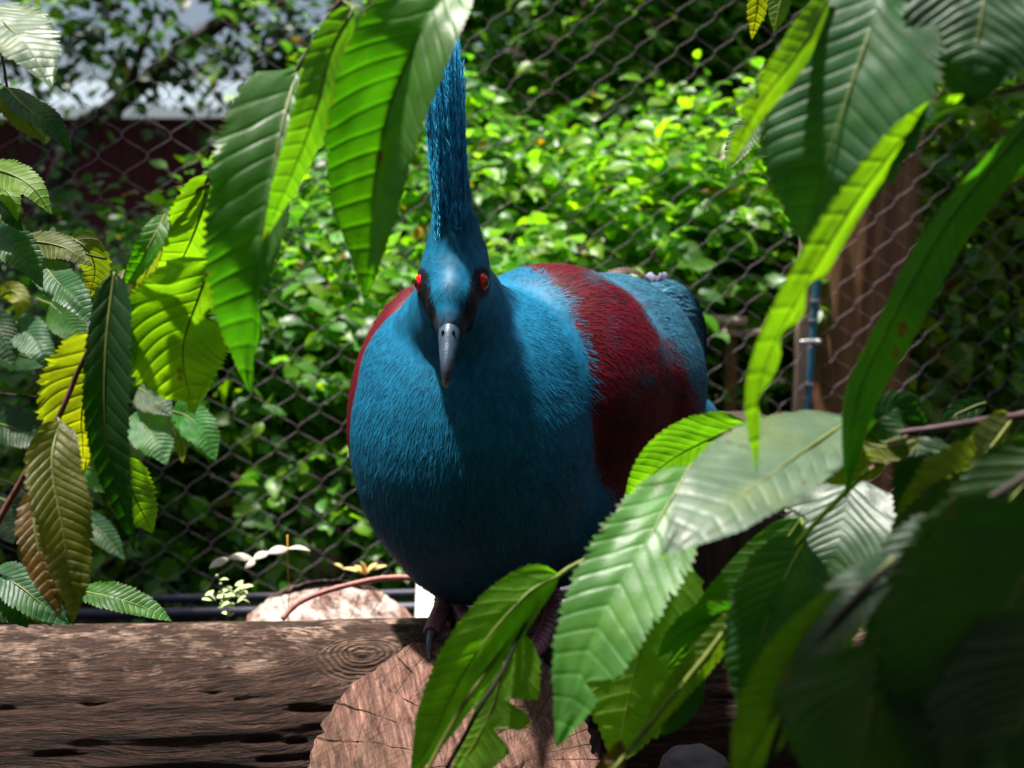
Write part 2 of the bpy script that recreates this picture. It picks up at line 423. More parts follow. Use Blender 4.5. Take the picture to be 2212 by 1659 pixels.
# ------------------------------------------------------------------ logs
def log(name, label, A, B, r0, r1, knots=(), cutk=0.0, pith=(0, 0), seed=0, nu=240, nv=170, rough=.004, wear_sun_bias=0.0, endmat=None):
    A = np.asarray(A, float); B = np.asarray(B, float); L = np.linalg.norm(B - A); ax = (B - A) / L
    e1 = unit(np.cross(ax, [0, 0, 1.0])); e2 = np.cross(e1, ax)       # e2 points up
    if e2[2] < 0: e1, e2 = -e1, -e2
    th = thing(name, label, 'log', (A + B) / 2 - np.array([0, 0, r0]))
    t = np.linspace(0, 1, nu)[:, None]; a = np.arange(nv)[None, :] / nv * 2 * math.pi
    ca, sa = np.cos(a) + 0 * t, np.sin(a) + 0 * t
    u = t * L + 0 * a
    rb = r0 * (1 - t) + r1 * t
    q = np.stack([u * 7, ca * 9, sa * 9], -1)
    lump = fbm(q * np.array([.35, .12, .12]), 3, seed + 1) * .007 * rb / .1
    ridg = fbm(np.stack([u * 6, ca * 15, sa * 15], -1), 4, seed + 2)
    crack = np.clip(1 - np.abs(fbm(np.stack([u * 1.3, ca * 9, sa * 9], -1), 4, seed + 7)) * 34, 0, 1)
    rad = rb + lump + ridg * rough - crack * .005
    gy = a * rb + .02 * fbm(np.stack([u * 5, ca * 2, sa * 2], -1), 3, seed + 5)
    kn = np.full(u.shape, 99.0)
    for (ku, ka, ks) in knots:
        du = u - ku; da = ((a - ka + math.pi) % (2 * math.pi) - math.pi) * rb
        d2 = (du / 1.9) ** 2 + da ** 2
        kn = np.minimum(kn, np.sqrt(d2) / ks * 5 * (1 + .30 * fbm(np.stack([u * 22, gy * 40, u * 0], -1), 3, seed + 31)))
        gy = gy + np.sign(da) * ks * .9 * np.exp(-d2 / (ks * 1.6) ** 2)
        rad = rad + .008 * np.exp(-d2 / (ks * 1.1) ** 2) - .010 * np.exp(-d2 / (ks * .22) ** 2)
    off = cutk * (sa * rad) * np.clip(1 - t * 3, 0, 1)                   # sloping cut at the A end
    pos = A + (u + off)[..., None] * ax + rad[..., None] * (ca[..., None] * e1 + sa[..., None] * e2)
    wear_sun = np.clip(wear_sun_bias + (sa - .62) * 2.6 + .25 * ridg, 0, 1)  # upward side: weathered patches plus painted sunlight
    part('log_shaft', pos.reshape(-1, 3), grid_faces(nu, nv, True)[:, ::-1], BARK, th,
         attrs={'gc': np.stack([u, gy, u * 0], -1).reshape(-1, 3), 'knot': kn.ravel(), 'wear_sun': wear_sun.ravel()})
    # sawn end at A (domed, chipped) and far end at B
    for end in (0, 1):
        nr = 46
        rho = np.linspace(1, 0.0, nr)[:, None]
        ring = rad[0] if end == 0 else rad[-1]
        x = rho * ring * np.cos(a); z = rho * ring * np.sin(a)
        k = cutk if end == 0 else 0
        dx = x - pith[0]; dz = z - pith[1]
        pr = np.sqrt(dx * dx + dz * dz)
        xx = x * math.cos(.5) + z * math.sin(.5); zz = -x * math.sin(.5) + z * math.cos(.5)
        bulge = .035 * r0 * (1 - rho ** 2) * 4 - .016 * np.exp(-((1 - rho) / .05) ** 2) * 0
        chip = .0035 * fbm(np.stack([xx * 14, zz * 60, xx * 0], -1), 4, seed + 11) + .002 * vnoise(np.stack([pr * 160, xx * 4, xx * 0], -1), seed + 12)
        rc = np.clip(1 - np.abs(np.sin(np.arctan2(dz, dx) * 2.5 + 1)) * 30, 0, 1) * np.clip(pr / .02, 0, 1)
        chip = (chip - rc * .006) * np.clip((1 - rho) * 12, 0, 1)
        s = -1 if end == 0 else 1
        base = A if end == 0 else B
        u_ = k * z + s * (bulge + chip)
        pos2 = base + u_[..., None] * ax + x[..., None] * e1 + z[..., None] * e2
        f = grid_faces(nr, nv, True)
        if end == 1: f = f[:, ::-1]
        part('cut_end', pos2.reshape(-1, 3), f, endmat or ENDGRAIN, th,
             attrs={'gc': np.stack([pr, xx, zz], -1).reshape(-1, 3), 'theta': np.mod(np.arctan2(dz, dx) + math.pi / 2, 2 * math.pi).ravel()})
    return th

log('perch_log', 'long weathered grey log with a knot lying crosswise under the blue bird',
    P(-240, 1592, 1.15), P(1900, 1500, 1.26), .112, .098, knots=((.495, R(58), .027),), seed=3, nu=420, nv=200)
_fa = P(968, 1712, .945)
log('front_log', 'sawn log end with growth rings in front of the bird, pointing outward',
    _fa, _fa + np.array([.03, .26, -.10]), .132, .125, cutk=.62, pith=(.055, .03), seed=21, nu=120, nv=190, rough=.009, wear_sun_bias=.2)
_ba = P(716, 1452, 1.43)
log('back_log', 'round log end painted sunlit-pale behind the long log, with a reddish twig over it',
    _ba, _ba + np.array([-.05, .22, -.12]), .137, .125, cutk=.75, pith=(-.02, -.03), seed=41, nu=110, nv=170, rough=.004, wear_sun_bias=.5, endmat=ENDGRAIN_PALE)

# dark square stake, white stake, stones, pipes, rails, batten
def stake(name, label, cat, c, size, mat, h0=0.02, rz=0.0, seed=0, nz=40):
    sx, sy, z1 = size
    prof = []
    for q in range(4):
        a0 = q * 90
        cx, cy = ((1, 1), (-1, 1), (-1, -1), (1, -1))[q]
        b = min(sx, sy) * .12
        for k in range(3):
            a = R(a0 + 45 * k); prof.append((cx * (sx / 2 - b) + b * math.cos(a), cy * (sy / 2 - b) + b * math.sin(a)))
        nx_, ny_ = ((-1, 1), (-1, -1), (1, -1), (1, 1))[q]
        p0 = prof[-1]; p1 = (nx_ * (sx / 2 - b) + b * math.cos(R(a0 + 90)), ny_ * (sy / 2 - b) + b * math.sin(R(a0 + 90)))
        for k in range(1, 8): prof.append((p0[0] + (p1[0] - p0[0]) * k / 8, p0[1] + (p1[1] - p0[1]) * k / 8))
    prof = np.array(prof); n = len(prof)
    zs = np.linspace(h0, z1, nz)
    cr, srr = math.cos(rz), math.sin(rz)
    V = []
    for i, z in enumerate(zs):
        k = 1.0 if i < nz - 1 else .94
        p = prof * k
        d = fbm(np.stack([prof[:, 0] * 60, prof[:, 1] * 60, np.full(n, z * 3)], -1), 3, seed) * .004
        d = d - np.clip(1 - np.abs(vnoise(np.stack([prof[:, 0] * 38, prof[:, 1] * 38, np.full(n, z * 1.2)], -1), seed + 3)) * 9, 0, 1) * .004
        p = p * (1 + (d / (np.linalg.norm(prof, axis=1)))[:, None])
        V.append(np.stack([p[:, 0] * cr - p[:, 1] * srr + c[0], p[:, 0] * srr + p[:, 1] * cr + c[1], np.full(n, z)], -1))
    V = np.concatenate(V)
    f = [tuple(q) for q in grid_faces(nz, n, True)] + [tuple(range(n - 1, -1, -1)), tuple(range((nz - 1) * n, nz * n))]
    o = part(name, V, f, mat, origin=(c[0], c[1], h0)); tag(o, label, cat); return o

c_ = P(1548, 1150, 1.50)
stake('wooden_stake', 'dark rotting wooden stake behind the right end of the long log', 'stake', c_, (.142, .10, .60), M_DARKWOOD, rz=R(8), seed=4)
c_ = P(930, 1290, 1.62)
stake('white_stake', 'small bright white painted stake just behind the feet of the bird', 'stake', c_, (.050, .035, .415), M_WHITE, rz=R(-6), seed=8)
_w = bpy.data.objects['white_stake'].data            # sheared back so that its front face catches the sun
for q in _w.vertices: q.co.y += (q.co.z - .2) * .75

def rock(name, label, c, s, mat, seed=0, group=None):
    nu, nv = 22, 32
    t = np.linspace(0.001, math.pi - .001, nu)[:, None]; a = np.arange(nv)[None] / nv * 2 * math.pi
    d = np.stack([np.sin(t) * np.cos(a), np.sin(t) * np.sin(a), np.cos(t) + 0 * a], -1)
    r = 1 + .22 * fbm(d * 1.6 + seed, 3, seed) + .05 * fbm(d * 6, 3, seed + 2)
    v = (d * r[..., None] * np.asarray(s) + np.asarray(c)).reshape(-1, 3)
    o = part(name, v, grid_faces(nu, nv, True), mat); tag(o, label, 'stone', group); return o
rock('stone', 'smooth grey stone in the dark below the drooping leaves beside the logs', P(1500, 1672, 1.02), (.034, .03, .027), M_STONE, 2)
c_ = P(690, 1030, 2.36)
stake('short_post', 'short pale pinkish post end showing among the shrubs behind the netting', 'post', c_, (.085, .07, c_[2] + .03), M_PINKSTONE, rz=R(12), seed=5)

def pipe(label, y, z, r, x0, x1, name='irrigation_pipe'):
    xs = np.linspace(x0, x1, 24)
    pts = np.stack([xs, y + .012 * np.sin(xs * 2.3), z + .006 * np.sin(xs * 3.1 + 1)], -1)
    v, f = tube(pts, r, 14)
    o = part(name, v, f, M_PIPE); tag(o, label, 'pipe'); return o
pz = P(400, 1283, 2.0)
pipe('upper black plastic pipe running along the foot of the netting', pz[1], pz[2], .0085, -1.6, .4)
pz = P(350, 1314, 1.95)
pipe('lower black plastic pipe running along the ground by the netting', pz[1], pz[2], .010, -1.6, .4)

_r = P(1585, 700, 2.45)
rf = thing('pole_rail', 'low rail of two pale sawn poles on a post among the shrubs beside the bird', 'rail', (_r[0], _r[1], .03))
for px0, px1, py, d, r in ((1518, 1612, 692, 2.42, .0115), (1552, 1650, 718, 2.445, .0085)):
    a, b = P(px0, py, d), P(px1, py + 2, d)
    v, f = tube([a, a * .5 + b * .5, b], [r, r * 1.04, r * .97], 14, 10)
    part('rail', v, f, M_RAIL, rf)
v, f = tube([(_r[0], _r[1] + .03, .02), (_r[0] + .004, _r[1] + .03, .35), (_r[0], _r[1] + .03, _r[2] + .015)], [.018, .017, .016], 12, 8)
part('post', v, f, M_POST, rf)

# ------------------------------------------------------------------ netting, post, batten, cable
FY = 2.12; FSL = .24
fence = thing('netting_fence', 'brown wire netting with hexagonal meshes stretched behind the bird', 'netting', (0, FY, 0.02))
s_ = .041; h_ = .0355; amp = s_ / 2
zz = []; xx = []
z = 0.0; zt = 2.25
nper = int(zt / (2 * h_))
tz = np.linspace(0, nper * 2, nper * 14 + 1)        # unit = half cell
tri = np.abs(((tz + .0) % 2) - 1) * 2 - 1             # -1..1
wave = np.clip(tri * 1.32, -1, 1); wave = np.sin(wave * math.pi / 2) * .35 + wave * .65
node = np.clip((np.abs(tri) - .72) / .28, 0, 1)
wp = np.stack([wave * (amp - .0006), .0016 * node * np.sign(tri), tz * h_], -1)
wv, wf = tube(wp, .00062, 5)
wme = make_mesh('wire', wv, wf, M_WIRE)
fence.rotation_euler = (0, 0, math.atan(FSL))
nw = int(4.3 / s_)
for k in range(nw):
    o = bpy.data.objects.new('wire', wme); C.objects.link(o); o.parent = fence
    o.location = (-1.95 + k * s_, random.uniform(-.002, .002), (k % 2) * h_)
    o.rotation_euler = (0, 0, 0)

pc = P(1852, 600, 2.46)
POSTX, POSTY = pc[0], pc[1]
def post():
    th = thing('fence_post', 'thick round brown timber post behind the netting beside the blue cable', 'post', (POSTX, POSTY, 0.02))
    nz, n = 90, 48
    z = np.linspace(.02, 2.4, nz)[:, None]; a = np.arange(n)[None] / n * 2 * math.pi
    lean = (z - .8) * .02
    r = .122 + .004 * fbm(np.stack([np.cos(a) * 4 + 0 * z, np.sin(a) * 4 + 0 * z, z * 1.2 + 0 * a], -1), 4, 5)
    r = r - .006 * np.clip(1 - np.abs(vnoise(np.stack([np.cos(a) * 3.2 + 0 * z, np.sin(a) * 3.2 + 0 * z, z * .5 + 0 * a], -1), 15)) * 12, 0, 1)
    v = np.stack([POSTX + lean + r * np.cos(a), POSTY + r * np.sin(a), z + 0 * a], -1).reshape(-1, 3)
    part('timber', v, [tuple(q) for q in grid_faces(nz, n, True)] + [tuple(range((nz - 1) * n, nz * n))], M_POST, th)
post()
bc = P(1738, 760, 2.38)
v, f = box((bc[0], bc[1], .55), (.036, .022, 1.06), .005)
v[:, 0] += (v[:, 2] - .8) * .015
o = part('batten', v, f, M_BATTEN, origin=(bc[0], bc[1], .02)); tag(o, 'pale narrow timber batten standing left of the blue cable', 'batten')
cc = P(1762, 770, 2.29)
cable = thing('blue_cable', 'twisted blue steel cable running up beside the brown post', 'cable', (cc[0], cc[1], .02))
for k in range(5):
    z = np.linspace(.03, 2.2, 300)
    a = z * 150 + k * 2 * math.pi / 5
    pts = np.stack([cc[0] + (z - .85) * .035 + .0045 * np.cos(a), cc[1] + .0045 * np.sin(a), z], -1)
    v, f = tube(pts, .0036, 6)
    part('strand', v, f, M_BLUE_CABLE, cable)
cp = P(1745, 739, 2.272)
v, f = tube([cp + [-.016, 0, 0], cp + [.0, 0, .001], cp + [.020, 0, .002]], [.0045, .006, .005], 12, 12)
cl = part('clamp', v, f, M_GALV, cable)
v, f = tube([cp + [.020, -.004, -.002], cp + [.020, -.006, .006]], [.007, .006], 10, 4)
part('nut', v, f, M_GALV, cl)
for zz_ in (P(1756, 648, 2.29)[2], P(1756, 690, 2.29)[2], P(1756, 830, 2.29)[2]):
    ang = np.arange(25) / 24 * 2 * math.pi
    v, f = tube(np.stack([cc[0] + (zz_ - .85) * .035 + .0095 * np.cos(ang), cc[1] + .0095 * np.sin(ang), zz_ + 0 * ang], -1), .0016, 6)
    part('lacing_ring', v, f, M_WIRE, cable)

# ------------------------------------------------------------------ red shed far left, white railing far right
def shed():
    y0 = 9.2
    e = P(300, 252, 9.2); zt = e[2]
    th = thing('red_shed', 'dark red boarded shed with a grey corrugated metal roof beyond the trees', 'shed', (-3.4, y0, .03))
    x = -6.6; x1 = -.55; w = .17
    v, f = box((w / 2, 0, 0), (w - .008, .025, zt - .03))
    me = make_mesh('plank', v - np.array([w / 2, 0, 0]), f, M_RED_BOARD, smooth=False)
    while x < x1:
        o = bpy.data.objects.new('plank', me); C.objects.link(o); o.parent = th
        o.location = (x + w / 2 + 3.4, random.uniform(-.006, .006), (zt - .03) / 2 - .03 + random.uniform(-.01, 0)); x += w
    v, f = box(((-6.6 + x1) / 2, y0 + .06, (zt) / 2), (x1 + 6.6, .06, zt - .06))
    part('inner_wall', v, f, M_TWIG_DRK, th, smooth=False)
    xs = np.arange(-6.9, x1 + .15, .012); ys = np.linspace(y0 - .25, y0 + 2.4, 6)
    X, Y = np.meshgrid(xs, ys, indexing='ij')
    Z = zt + .03 + (Y - y0 + .25) * .20 + .018 * np.sin(X * 2 * math.pi / .09)
    part('roof', np.stack([X, Y, Z], -1).reshape(-1, 3), grid_faces(len(xs), len(ys))[:, ::-1], M_ROOF, th)
shed()
def railing():
    a = P(1600, 345, 4.2)
    th = thing('white_railing', 'small white slatted railing glimpsed far behind the hedge', 'railing', (a[0] + .25, a[1], a[2] - .5))
    for k in range(8):
        v, f = box((a[0] + k * .042, a[1], a[2] - .1), (.028, .012, .28), .003)
        part('slat', v, f, M_WHITE, th)
    v, f = box((a[0] + .15, a[1] + .013, a[2] - .02), (.36, .012, .03), .003); part('top_rail', v, f, M_WHITE, th)
    v, f = box((a[0] + .15, a[1] + .027, a[2] / 2), (.03, .014, a[2]), .003); part('leg', v, f, M_WHITE, th)
railing()

# ------------------------------------------------------------------ the bird
BLUE = np.array([.005, .104, .200]); BLUE_L = np.array([.012, .17, .32]); BLUE_D = np.array([.008, .055, .10])
MAROON = np.array([.092, .003, .010]); RUST = np.array([.12, .013, .007]); DARKM = np.array([.035, .008, .012])
WINGB = np.array([.030, .125, .20])
def ellipsoid_mesh(c, r, rot=None, nu=20, nv=28):
    t = np.linspace(0.0, math.pi, nu)[:, None]; a = np.arange(nv)[None] / nv * 2 * math.pi
    d = np.stack([np.sin(t) * np.cos(a), np.sin(t) * np.sin(a), np.cos(t) + 0 * a], -1).reshape(-1, 3) * np.asarray(r)
    if rot is not None: d = d @ np.array(Euler(rot).to_matrix()).T
    return d + np.asarray(c), grid_faces(nu, nv, True)

def blob(parts, voxel, smooth_it):
    V = []; Fc = []; n = 0
    for c, r, rot in parts:
        v, f = ellipsoid_mesh(c, r, rot); V.append(v); Fc.append(f + n); n += len(v)
    me = make_mesh('tmp', np.concatenate(V), np.concatenate(Fc), [], smooth=True)
    o = bpy.data.objects.new('tmp', me); C.objects.link(o)
    m = o.modifiers.new('r', 'REMESH'); m.mode = 'VOXEL'; m.voxel_size = voxel
    m = o.modifiers.new('s', 'SMOOTH'); m.factor = .5; m.iterations = smooth_it
    dg = bpy.context.evaluated_depsgraph_get(); dg.update()
    ev = o.evaluated_get(dg); m2 = ev.to_mesh()
    v = np.empty(len(m2.vertices) * 3); m2.vertices.foreach_get('co', v); v = v.reshape(-1, 3)
    f = [tuple(p.vertices) for p in m2.polygons]
    ev.to_mesh_clear(); bpy.data.objects.remove(o); bpy.data.meshes.remove(me)
    return v, f

HEAD = P(982, 618, .985)
EYE_R = P(1044, 610, .958); EYE_L = P(906, 612, .965)
BEAK0 = P(971, 716, .930); BEAK1 = P(963, 838, .905)

BODY_PARTS = [
    (P(1026, 948, 1.10), (.124, .125, .158), None),
    (P(1030, 830, 1.10), (.118, .11, .10), None),
    (P(1030, 1080, 1.11), (.098, .10, .105), None),
    (P(1190, 850, 1.17), (.128, .13, .138), None),
    (P(1310, 835, 1.24), (.112, .13, .128), None),
    (P(1375, 850, 1.29), (.070, .11, .105), (0, 0, R(-35))),
    (P(1180, 1080, 1.16), (.10, .10, .09), None),
    (P(1000, 745, 1.06), (.070, .062, .070), None),
    (P(992, 690, 1.025), (.048, .052, .060), None),
    (HEAD, (.0345, .046, .043), None),
    (P(985, 575, .988), (.031, .042, .038), None),
    (P(978, 655, .955), (.0235, .030, .030), None),
    (P(973, 700, .940), (.0145, .019, .024), None),
    (P(984, 530, .985), (.0245, .038, .036), None),
    (P(980, 480, .985), (.0180, .032, .046), None), (P(973, 420, .988), (.0135, .026, .052), None), (P(966, 350, .992), (.0095, .020, .050), None),
]
bv, bf = blob(BODY_PARTS, .0038, 14)

XB_Y = [560, 575, 590, 650, 740, 830, 920, 1000, 1080, 1150, 1250, 1400]
XB_X = [1040, 1110, 1165, 1222, 1260, 1280, 1276, 1284, 1318, 1360, 1420, 1500]
XG_Y = [560, 590, 605, 640, 700, 745, 780, 850, 930, 1100]
XG_X = [1255, 1268, 1290, 1355, 1405, 1445, 1475, 1492, 1512, 1560]
def seg_dist(p, a, b):
    ab = b - a; t = np.clip(((p - a) @ ab) / (ab @ ab), 0, 1)
    return np.linalg.norm(p - (a + t[:, None] * ab), axis=1), t

def bird_colour(p, nrm=None, jit=0.0):
    px, py, d = project(p)
    n1 = fbm(p * 28, 3, 51); n2 = fbm(p * 90, 3, 52); n3 = fbm(p * 260, 2, 53)
    rnd = RNG.normal(size=len(p)) * jit
    c = BLUE[None] * (1 + .30 * n2 + .25 * n3)[:, None]
    k = np.clip(.5 + .9 * n1 + .3 * n3, 0, 1)[:, None]
    c = c * (1 - k * .45) + (BLUE_L[None]) * k * .45
    # painted shade: lower breast and belly darkened to slate blue
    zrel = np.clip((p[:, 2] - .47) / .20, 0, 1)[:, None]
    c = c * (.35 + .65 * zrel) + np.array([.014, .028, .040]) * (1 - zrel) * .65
    front = d < 1.45
    edge = np.interp(py, XB_Y, XB_X) + 10 * n2 + 14 * rnd
    mk = ((px > edge) & (d > 1.0))
    far = (p[:, 0] < -.05) & (p[:, 1] > 1.17)
    mk = mk | far
    mm = MAROON[None] * (1 + .35 * n2 + .25 * n3)[:, None]
    low = np.clip((py - 700) / 260, 0, 1) * np.clip(.7 + .8 * n1, 0, 1)
    mm = mm * (1 - .55 * low[:, None]) + (RUST[None] * .55) * low[:, None]
    mott = np.clip(n1 * 2.6 + n2 * 1.8 - .1 + (py - 640) / 700, 0, 1)[:, None]
    mm = mm * (1 - .72 * mott) + DARKM * .72 * mott
    bl_ = np.clip((fbm(p * 55, 3, 77) - .18) * 5, 0, 1)[:, None] * np.clip((px - edge - 40) / 60, 0, 1)[:, None] * .6
    mm = mm * (1 - bl_) + WINGB * .5 * bl_
    c = np.where(mk[:, None], mm, c)
    eg = np.interp(py, XG_Y, XG_X) + 30 * n1 + 16 * n2 + 10 * rnd
    gk = np.clip((px - eg) / 26, 0, 1) * (d > 1.1)
    red = np.clip((n2 * 1.6 + n1 - .45) * 3, 0, 1) * np.clip((py - 690) / 60, 0, 1)
    gk = (gk * (1 - .8 * red))[:, None]
    wb = WINGB[None] * (1 + .35 * n2 + .2 * n3)[:, None]
    wb = wb * (1 - .5 * np.clip(n1 + .1, 0, 1)[:, None])
    c = c * (1 - gk) + wb * gk
    # black eye mask running from the eye to the corner of the beak
    for e, s in ((EYE_R, 1), (EYE_L, -1)):
        b0 = BEAK0 + np.array([s * .0115, .012, -.004])
        fl_ = np.array([1.0, 0, 1.0])
        dd, t = seg_dist(p * fl_, (e + np.array([-s * .002, 0, .006])) * fl_, (BEAK0 + np.array([s * .0125, 0, .000])) * fl_)
        wid = .0080 * (1 - .25 * t) + .0007 * rnd
        q = (np.clip((wid - dd) / .0015, 0, 1) * (p[:, 1] < HEAD[1] + .012))[:, None]
        c = c * (1 - q) + np.array([.006, .006, .008]) * q
        q = np.clip((.0122 - np.linalg.norm((p - e) * [1, .7, .8], axis=1)) / .002, 0, 1)[:, None] * .9
        c = c * (1 - q) + np.array([.007, .010, .014]) * q
    dd, t = seg_dist(p, BEAK0, BEAK0 + np.array([0, .004, .006]))
    q = np.clip((.016 - dd) / .006, 0, 1)[:, None] * .7
    c = c * (1 - q) + np.array([.05, .05, .075]) * q
    # dark central stripe on the crown
    hx = np.abs(p[:, 0] - (HEAD[0] + .004)); q = (np.exp(-(hx / .006) ** 2) * (p[:, 2] > HEAD[2] - .01) * (p[:, 1] < 1.05))[:, None] * .35
    c = c * (1 - q) + BLUE_D * q
    return np.clip(c, .002, 1)

bird = thing('crowned_pigeon', 'blue crowned pigeon with maroon wings and red eyes standing on the logs', 'bird', P(1040, 1370, 1.10))
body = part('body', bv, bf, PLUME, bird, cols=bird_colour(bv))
# --- plumage strands, following the lie of the feathers
me = body.data
vn = np.empty(len(me.vertices) * 3); me.vertex_normals.foreach_get('vector', vn); vn = vn.reshape(-1, 3)
me.calc_loop_triangles()
tri_ = np.empty(len(me.loop_triangles) * 3, np.int32); me.loop_triangles.foreach_get('vertices', tri_); tri_ = tri_.reshape(-1, 3)
AXIS = unit(np.array([.62, .72, -.30]))
def strands(V, N, T, count, colour, Lf, wf, liftf, flow, seed=0, jit=.5):
    a, b, c = V[T[:, 0]], V[T[:, 1]], V[T[:, 2]]
    area = np.linalg.norm(np.cross(b - a, c - a), axis=1)
    idx = RNG.choice(len(T), count, p=area / area.sum())
    u = RNG.random((count, 2)); m = u.sum(1) > 1; u[m] = 1 - u[m]
    w0 = 1 - u.sum(1)
    p = a[idx] * w0[:, None] + b[idx] * u[:, :1] + c[idx] * u[:, 1:]
    n = unit(N[T[idx, 0]] * w0[:, None] + N[T[idx, 1]] * u[:, :1] + N[T[idx, 2]] * u[:, 1:])
    fl = flow(p, n) + RNG.normal(size=(count, 3)) * .16 + .22 * np.stack([fbm(p * 40, 2, 5), fbm(p * 40, 2, 6), fbm(p * 40, 2, 7)], -1)
    t = unit(fl - (fl * n).sum(1, keepdims=True) * n)
    L = Lf(p) * RNG.uniform(.65, 1.3, count); w = wf(p) * RNG.uniform(.7, 1.3, count)
    lift = liftf(p) * RNG.uniform(.3, 1.5, count)
    s = unit(np.cross(n, t)); 
    p = p - n * .0006
    mid = p + t * (L * .5)[:, None] + n * (L * lift * .65)[:, None]
    tip = p + t * L[:, None] + n * (L * lift * .85)[:, None]
    sw = s * w[:, None]
    vv = np.stack([p - sw, p + sw, mid - sw * .85, mid + sw * .85, tip], 1).reshape(-1, 3)
    o = (np.arange(count) * 5)[:, None]
    f = np.concatenate([o + [0, 1, 3], o + [0, 3, 2], o + [2, 3, 4]])
    col = colour(p, n, jit) * np.exp(RNG.normal(size=count) * .17)[:, None]
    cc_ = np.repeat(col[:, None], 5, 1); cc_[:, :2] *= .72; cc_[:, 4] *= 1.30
    return vv, f, cc_.reshape(-1, 3)

def flow(p, n):
    d = unit(p - (HEAD + np.array([0, -.03, .02])))
    px, py, dd = project(p)
    k = np.clip((px - 1180) / 120, 0, 1)[:, None]
    side = np.clip((px - 1030) / 250, -1, 1)[:, None] * np.array([.5, .35, 0])
    base = d + side + np.array([0, .15, -.25]) + np.array([0, .2, 1.5]) * np.clip((p[:, 2:3] - HEAD[2] - .005) / .02, 0, 1) * (np.abs(p[:, :1] - HEAD[0]) < .06)
    return base * (1 - .8 * k) + AXIS * .9 * k + np.array([0, 0, -.35]) * k
def sl_(p):
    hd = np.clip(np.linalg.norm(p - HEAD, axis=1) / .16, 0, 1)
    return .0050 + .0062 * hd + .012 * np.clip((p[:, 2] - HEAD[2] - .015) / .03, 0, 1) * (np.linalg.norm(p - HEAD, axis=1) < .13)
bw = bv
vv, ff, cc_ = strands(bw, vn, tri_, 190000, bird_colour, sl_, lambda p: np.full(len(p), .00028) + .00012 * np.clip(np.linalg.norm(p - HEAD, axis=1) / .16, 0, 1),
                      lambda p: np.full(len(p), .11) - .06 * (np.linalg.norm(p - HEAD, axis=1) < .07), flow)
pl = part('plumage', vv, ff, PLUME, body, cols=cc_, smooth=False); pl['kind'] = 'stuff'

# --- beak
def beak():
    n, m = 26, 20
    t = np.linspace(0, 1, n)
    ax = BEAK1 - BEAK0
    ctrl = BEAK0 + ax * .55 + np.array([0, -.010, .004])
    pts = ((1 - t) ** 2)[:, None] * BEAK0 + (2 * t * (1 - t))[:, None] * ctrl + (t ** 2)[:, None] * BEAK1
    T = unit(np.gradient(pts, axis=0)); S = np.array([1.0, 0, 0]); S = unit(S - (T @ S)[:, None] * T); N = np.cross(T, S)
    N = np.where((N[:, 1] > 0)[:, None], -N, N)
    wid = np.interp(t, [0, .12, .4, .75, .93, 1], [.0094, .0090, .0070, .0045, .0030, .0014])
    hgt = np.interp(t, [0, .12, .3, .75, .93, 1], [.0085, .0085, .0062, .0048, .0034, .0014])
    a = np.arange(m) / m * 2 * math.pi
    sq = np.sign(np.cos(a)) * np.abs(np.cos(a)) ** .8
    v = pts[:, None] + (wid[:, None] * sq)[..., None] * S[:, None] + (hgt[:, None] * np.sin(a))[..., None] * N[:, None]
    ridge = np.exp(-((a - math.pi / 2) / .5) ** 2)
    v = v + (hgt[:, None] * .25 * ridge)[..., None] * N[:, None]
    tt = np.repeat(t, m); nz = fbm(v.reshape(-1, 3) * 300, 3, 4)
    base = np.array([.035, .062, .105]); dark = np.array([.018, .018, .028]); tipc = np.array([.30, .26, .22])
    k = np.clip((tt - .55) / .22, 0, 1)[:, None]; k2 = np.clip((tt - .90) / .05, 0, 1)[:, None]
    col = base * (1 + .45 * nz)[:, None] * (1 - k) + dark * k; col = col * (1 - k2) + tipc * k2
    s = NT('beak_horn'); c = s.attr('Col')
    mt = s.done(s.bsdf(Base_Color=c, Roughness=.42, Specular_IOR_Level=.4, Normal=s.bump(s.noise(500, s.n('TexCoord').outputs['Object']), .3, .001)))
    f = [tuple(q) for q in grid_faces(n, m, True)] + [tuple(range(m)), tuple(range((n - 1) * m, n * m))]
    bk = part('beak', v.reshape(-1, 3), f, mt, bird, cols=np.clip(col, .01, 1))
    for s_ in (-1, 1):
        i = 4
        q = pts[i] + S[i] * s_ * wid[i] * .50 + N[i] * hgt[i] * 1.02
        v2, f2 = ellipsoid_mesh(q, (.0016, .0016, .0030), (0, 0, 0), 8, 10)
        part('nostril', v2, f2, M_PUPIL, bk)
beak()

# --- eyes
def iris_mat():
    s = NT('red_iris')
    c = s.ramp(s.noise(500, s.n('TexCoord').outputs['Object']), [(.3, (.85, .004, .010)), (.7, (1.0, .012, .015))])
    return s.done(s.bsdf(Base_Color=c, Roughness=.12, Specular_IOR_Level=.6))
M_IRIS = iris_mat()
def eye(pos, axis):
    axis = unit(np.asarray(axis, float)); r = .0068
    e1 = unit(np.cross(axis, [0, 0, 1.0])); e2 = np.cross(e1, axis)
    def cap(t0, t1, rr, n=8, m=28):
        t = np.linspace(t0, t1, n)[:, None]; a = np.arange(m)[None] / m * 2 * math.pi
        d = np.cos(t)[..., None] * axis + (np.sin(t) * np.cos(a))[..., None] * e1 + (np.sin(t) * np.sin(a) * 1.22)[..., None] * e2
        return (pos + d * rr).reshape(-1, 3), grid_faces(n, m, True)
    v, f = cap(0.002, 3.0, r, 18); e = part('eye', v, f, M_PUPIL, bird)
    v, f = cap(.44, 1.22, r * 1.012, 8); part('iris', v, f, M_IRIS, e)
eye(EYE_R + np.array([-.0022, .0022, 0]), (.80, -.60, .02))
eye(EYE_L + np.array([.0022, .0022, 0]), (-.84, -.54, .02))

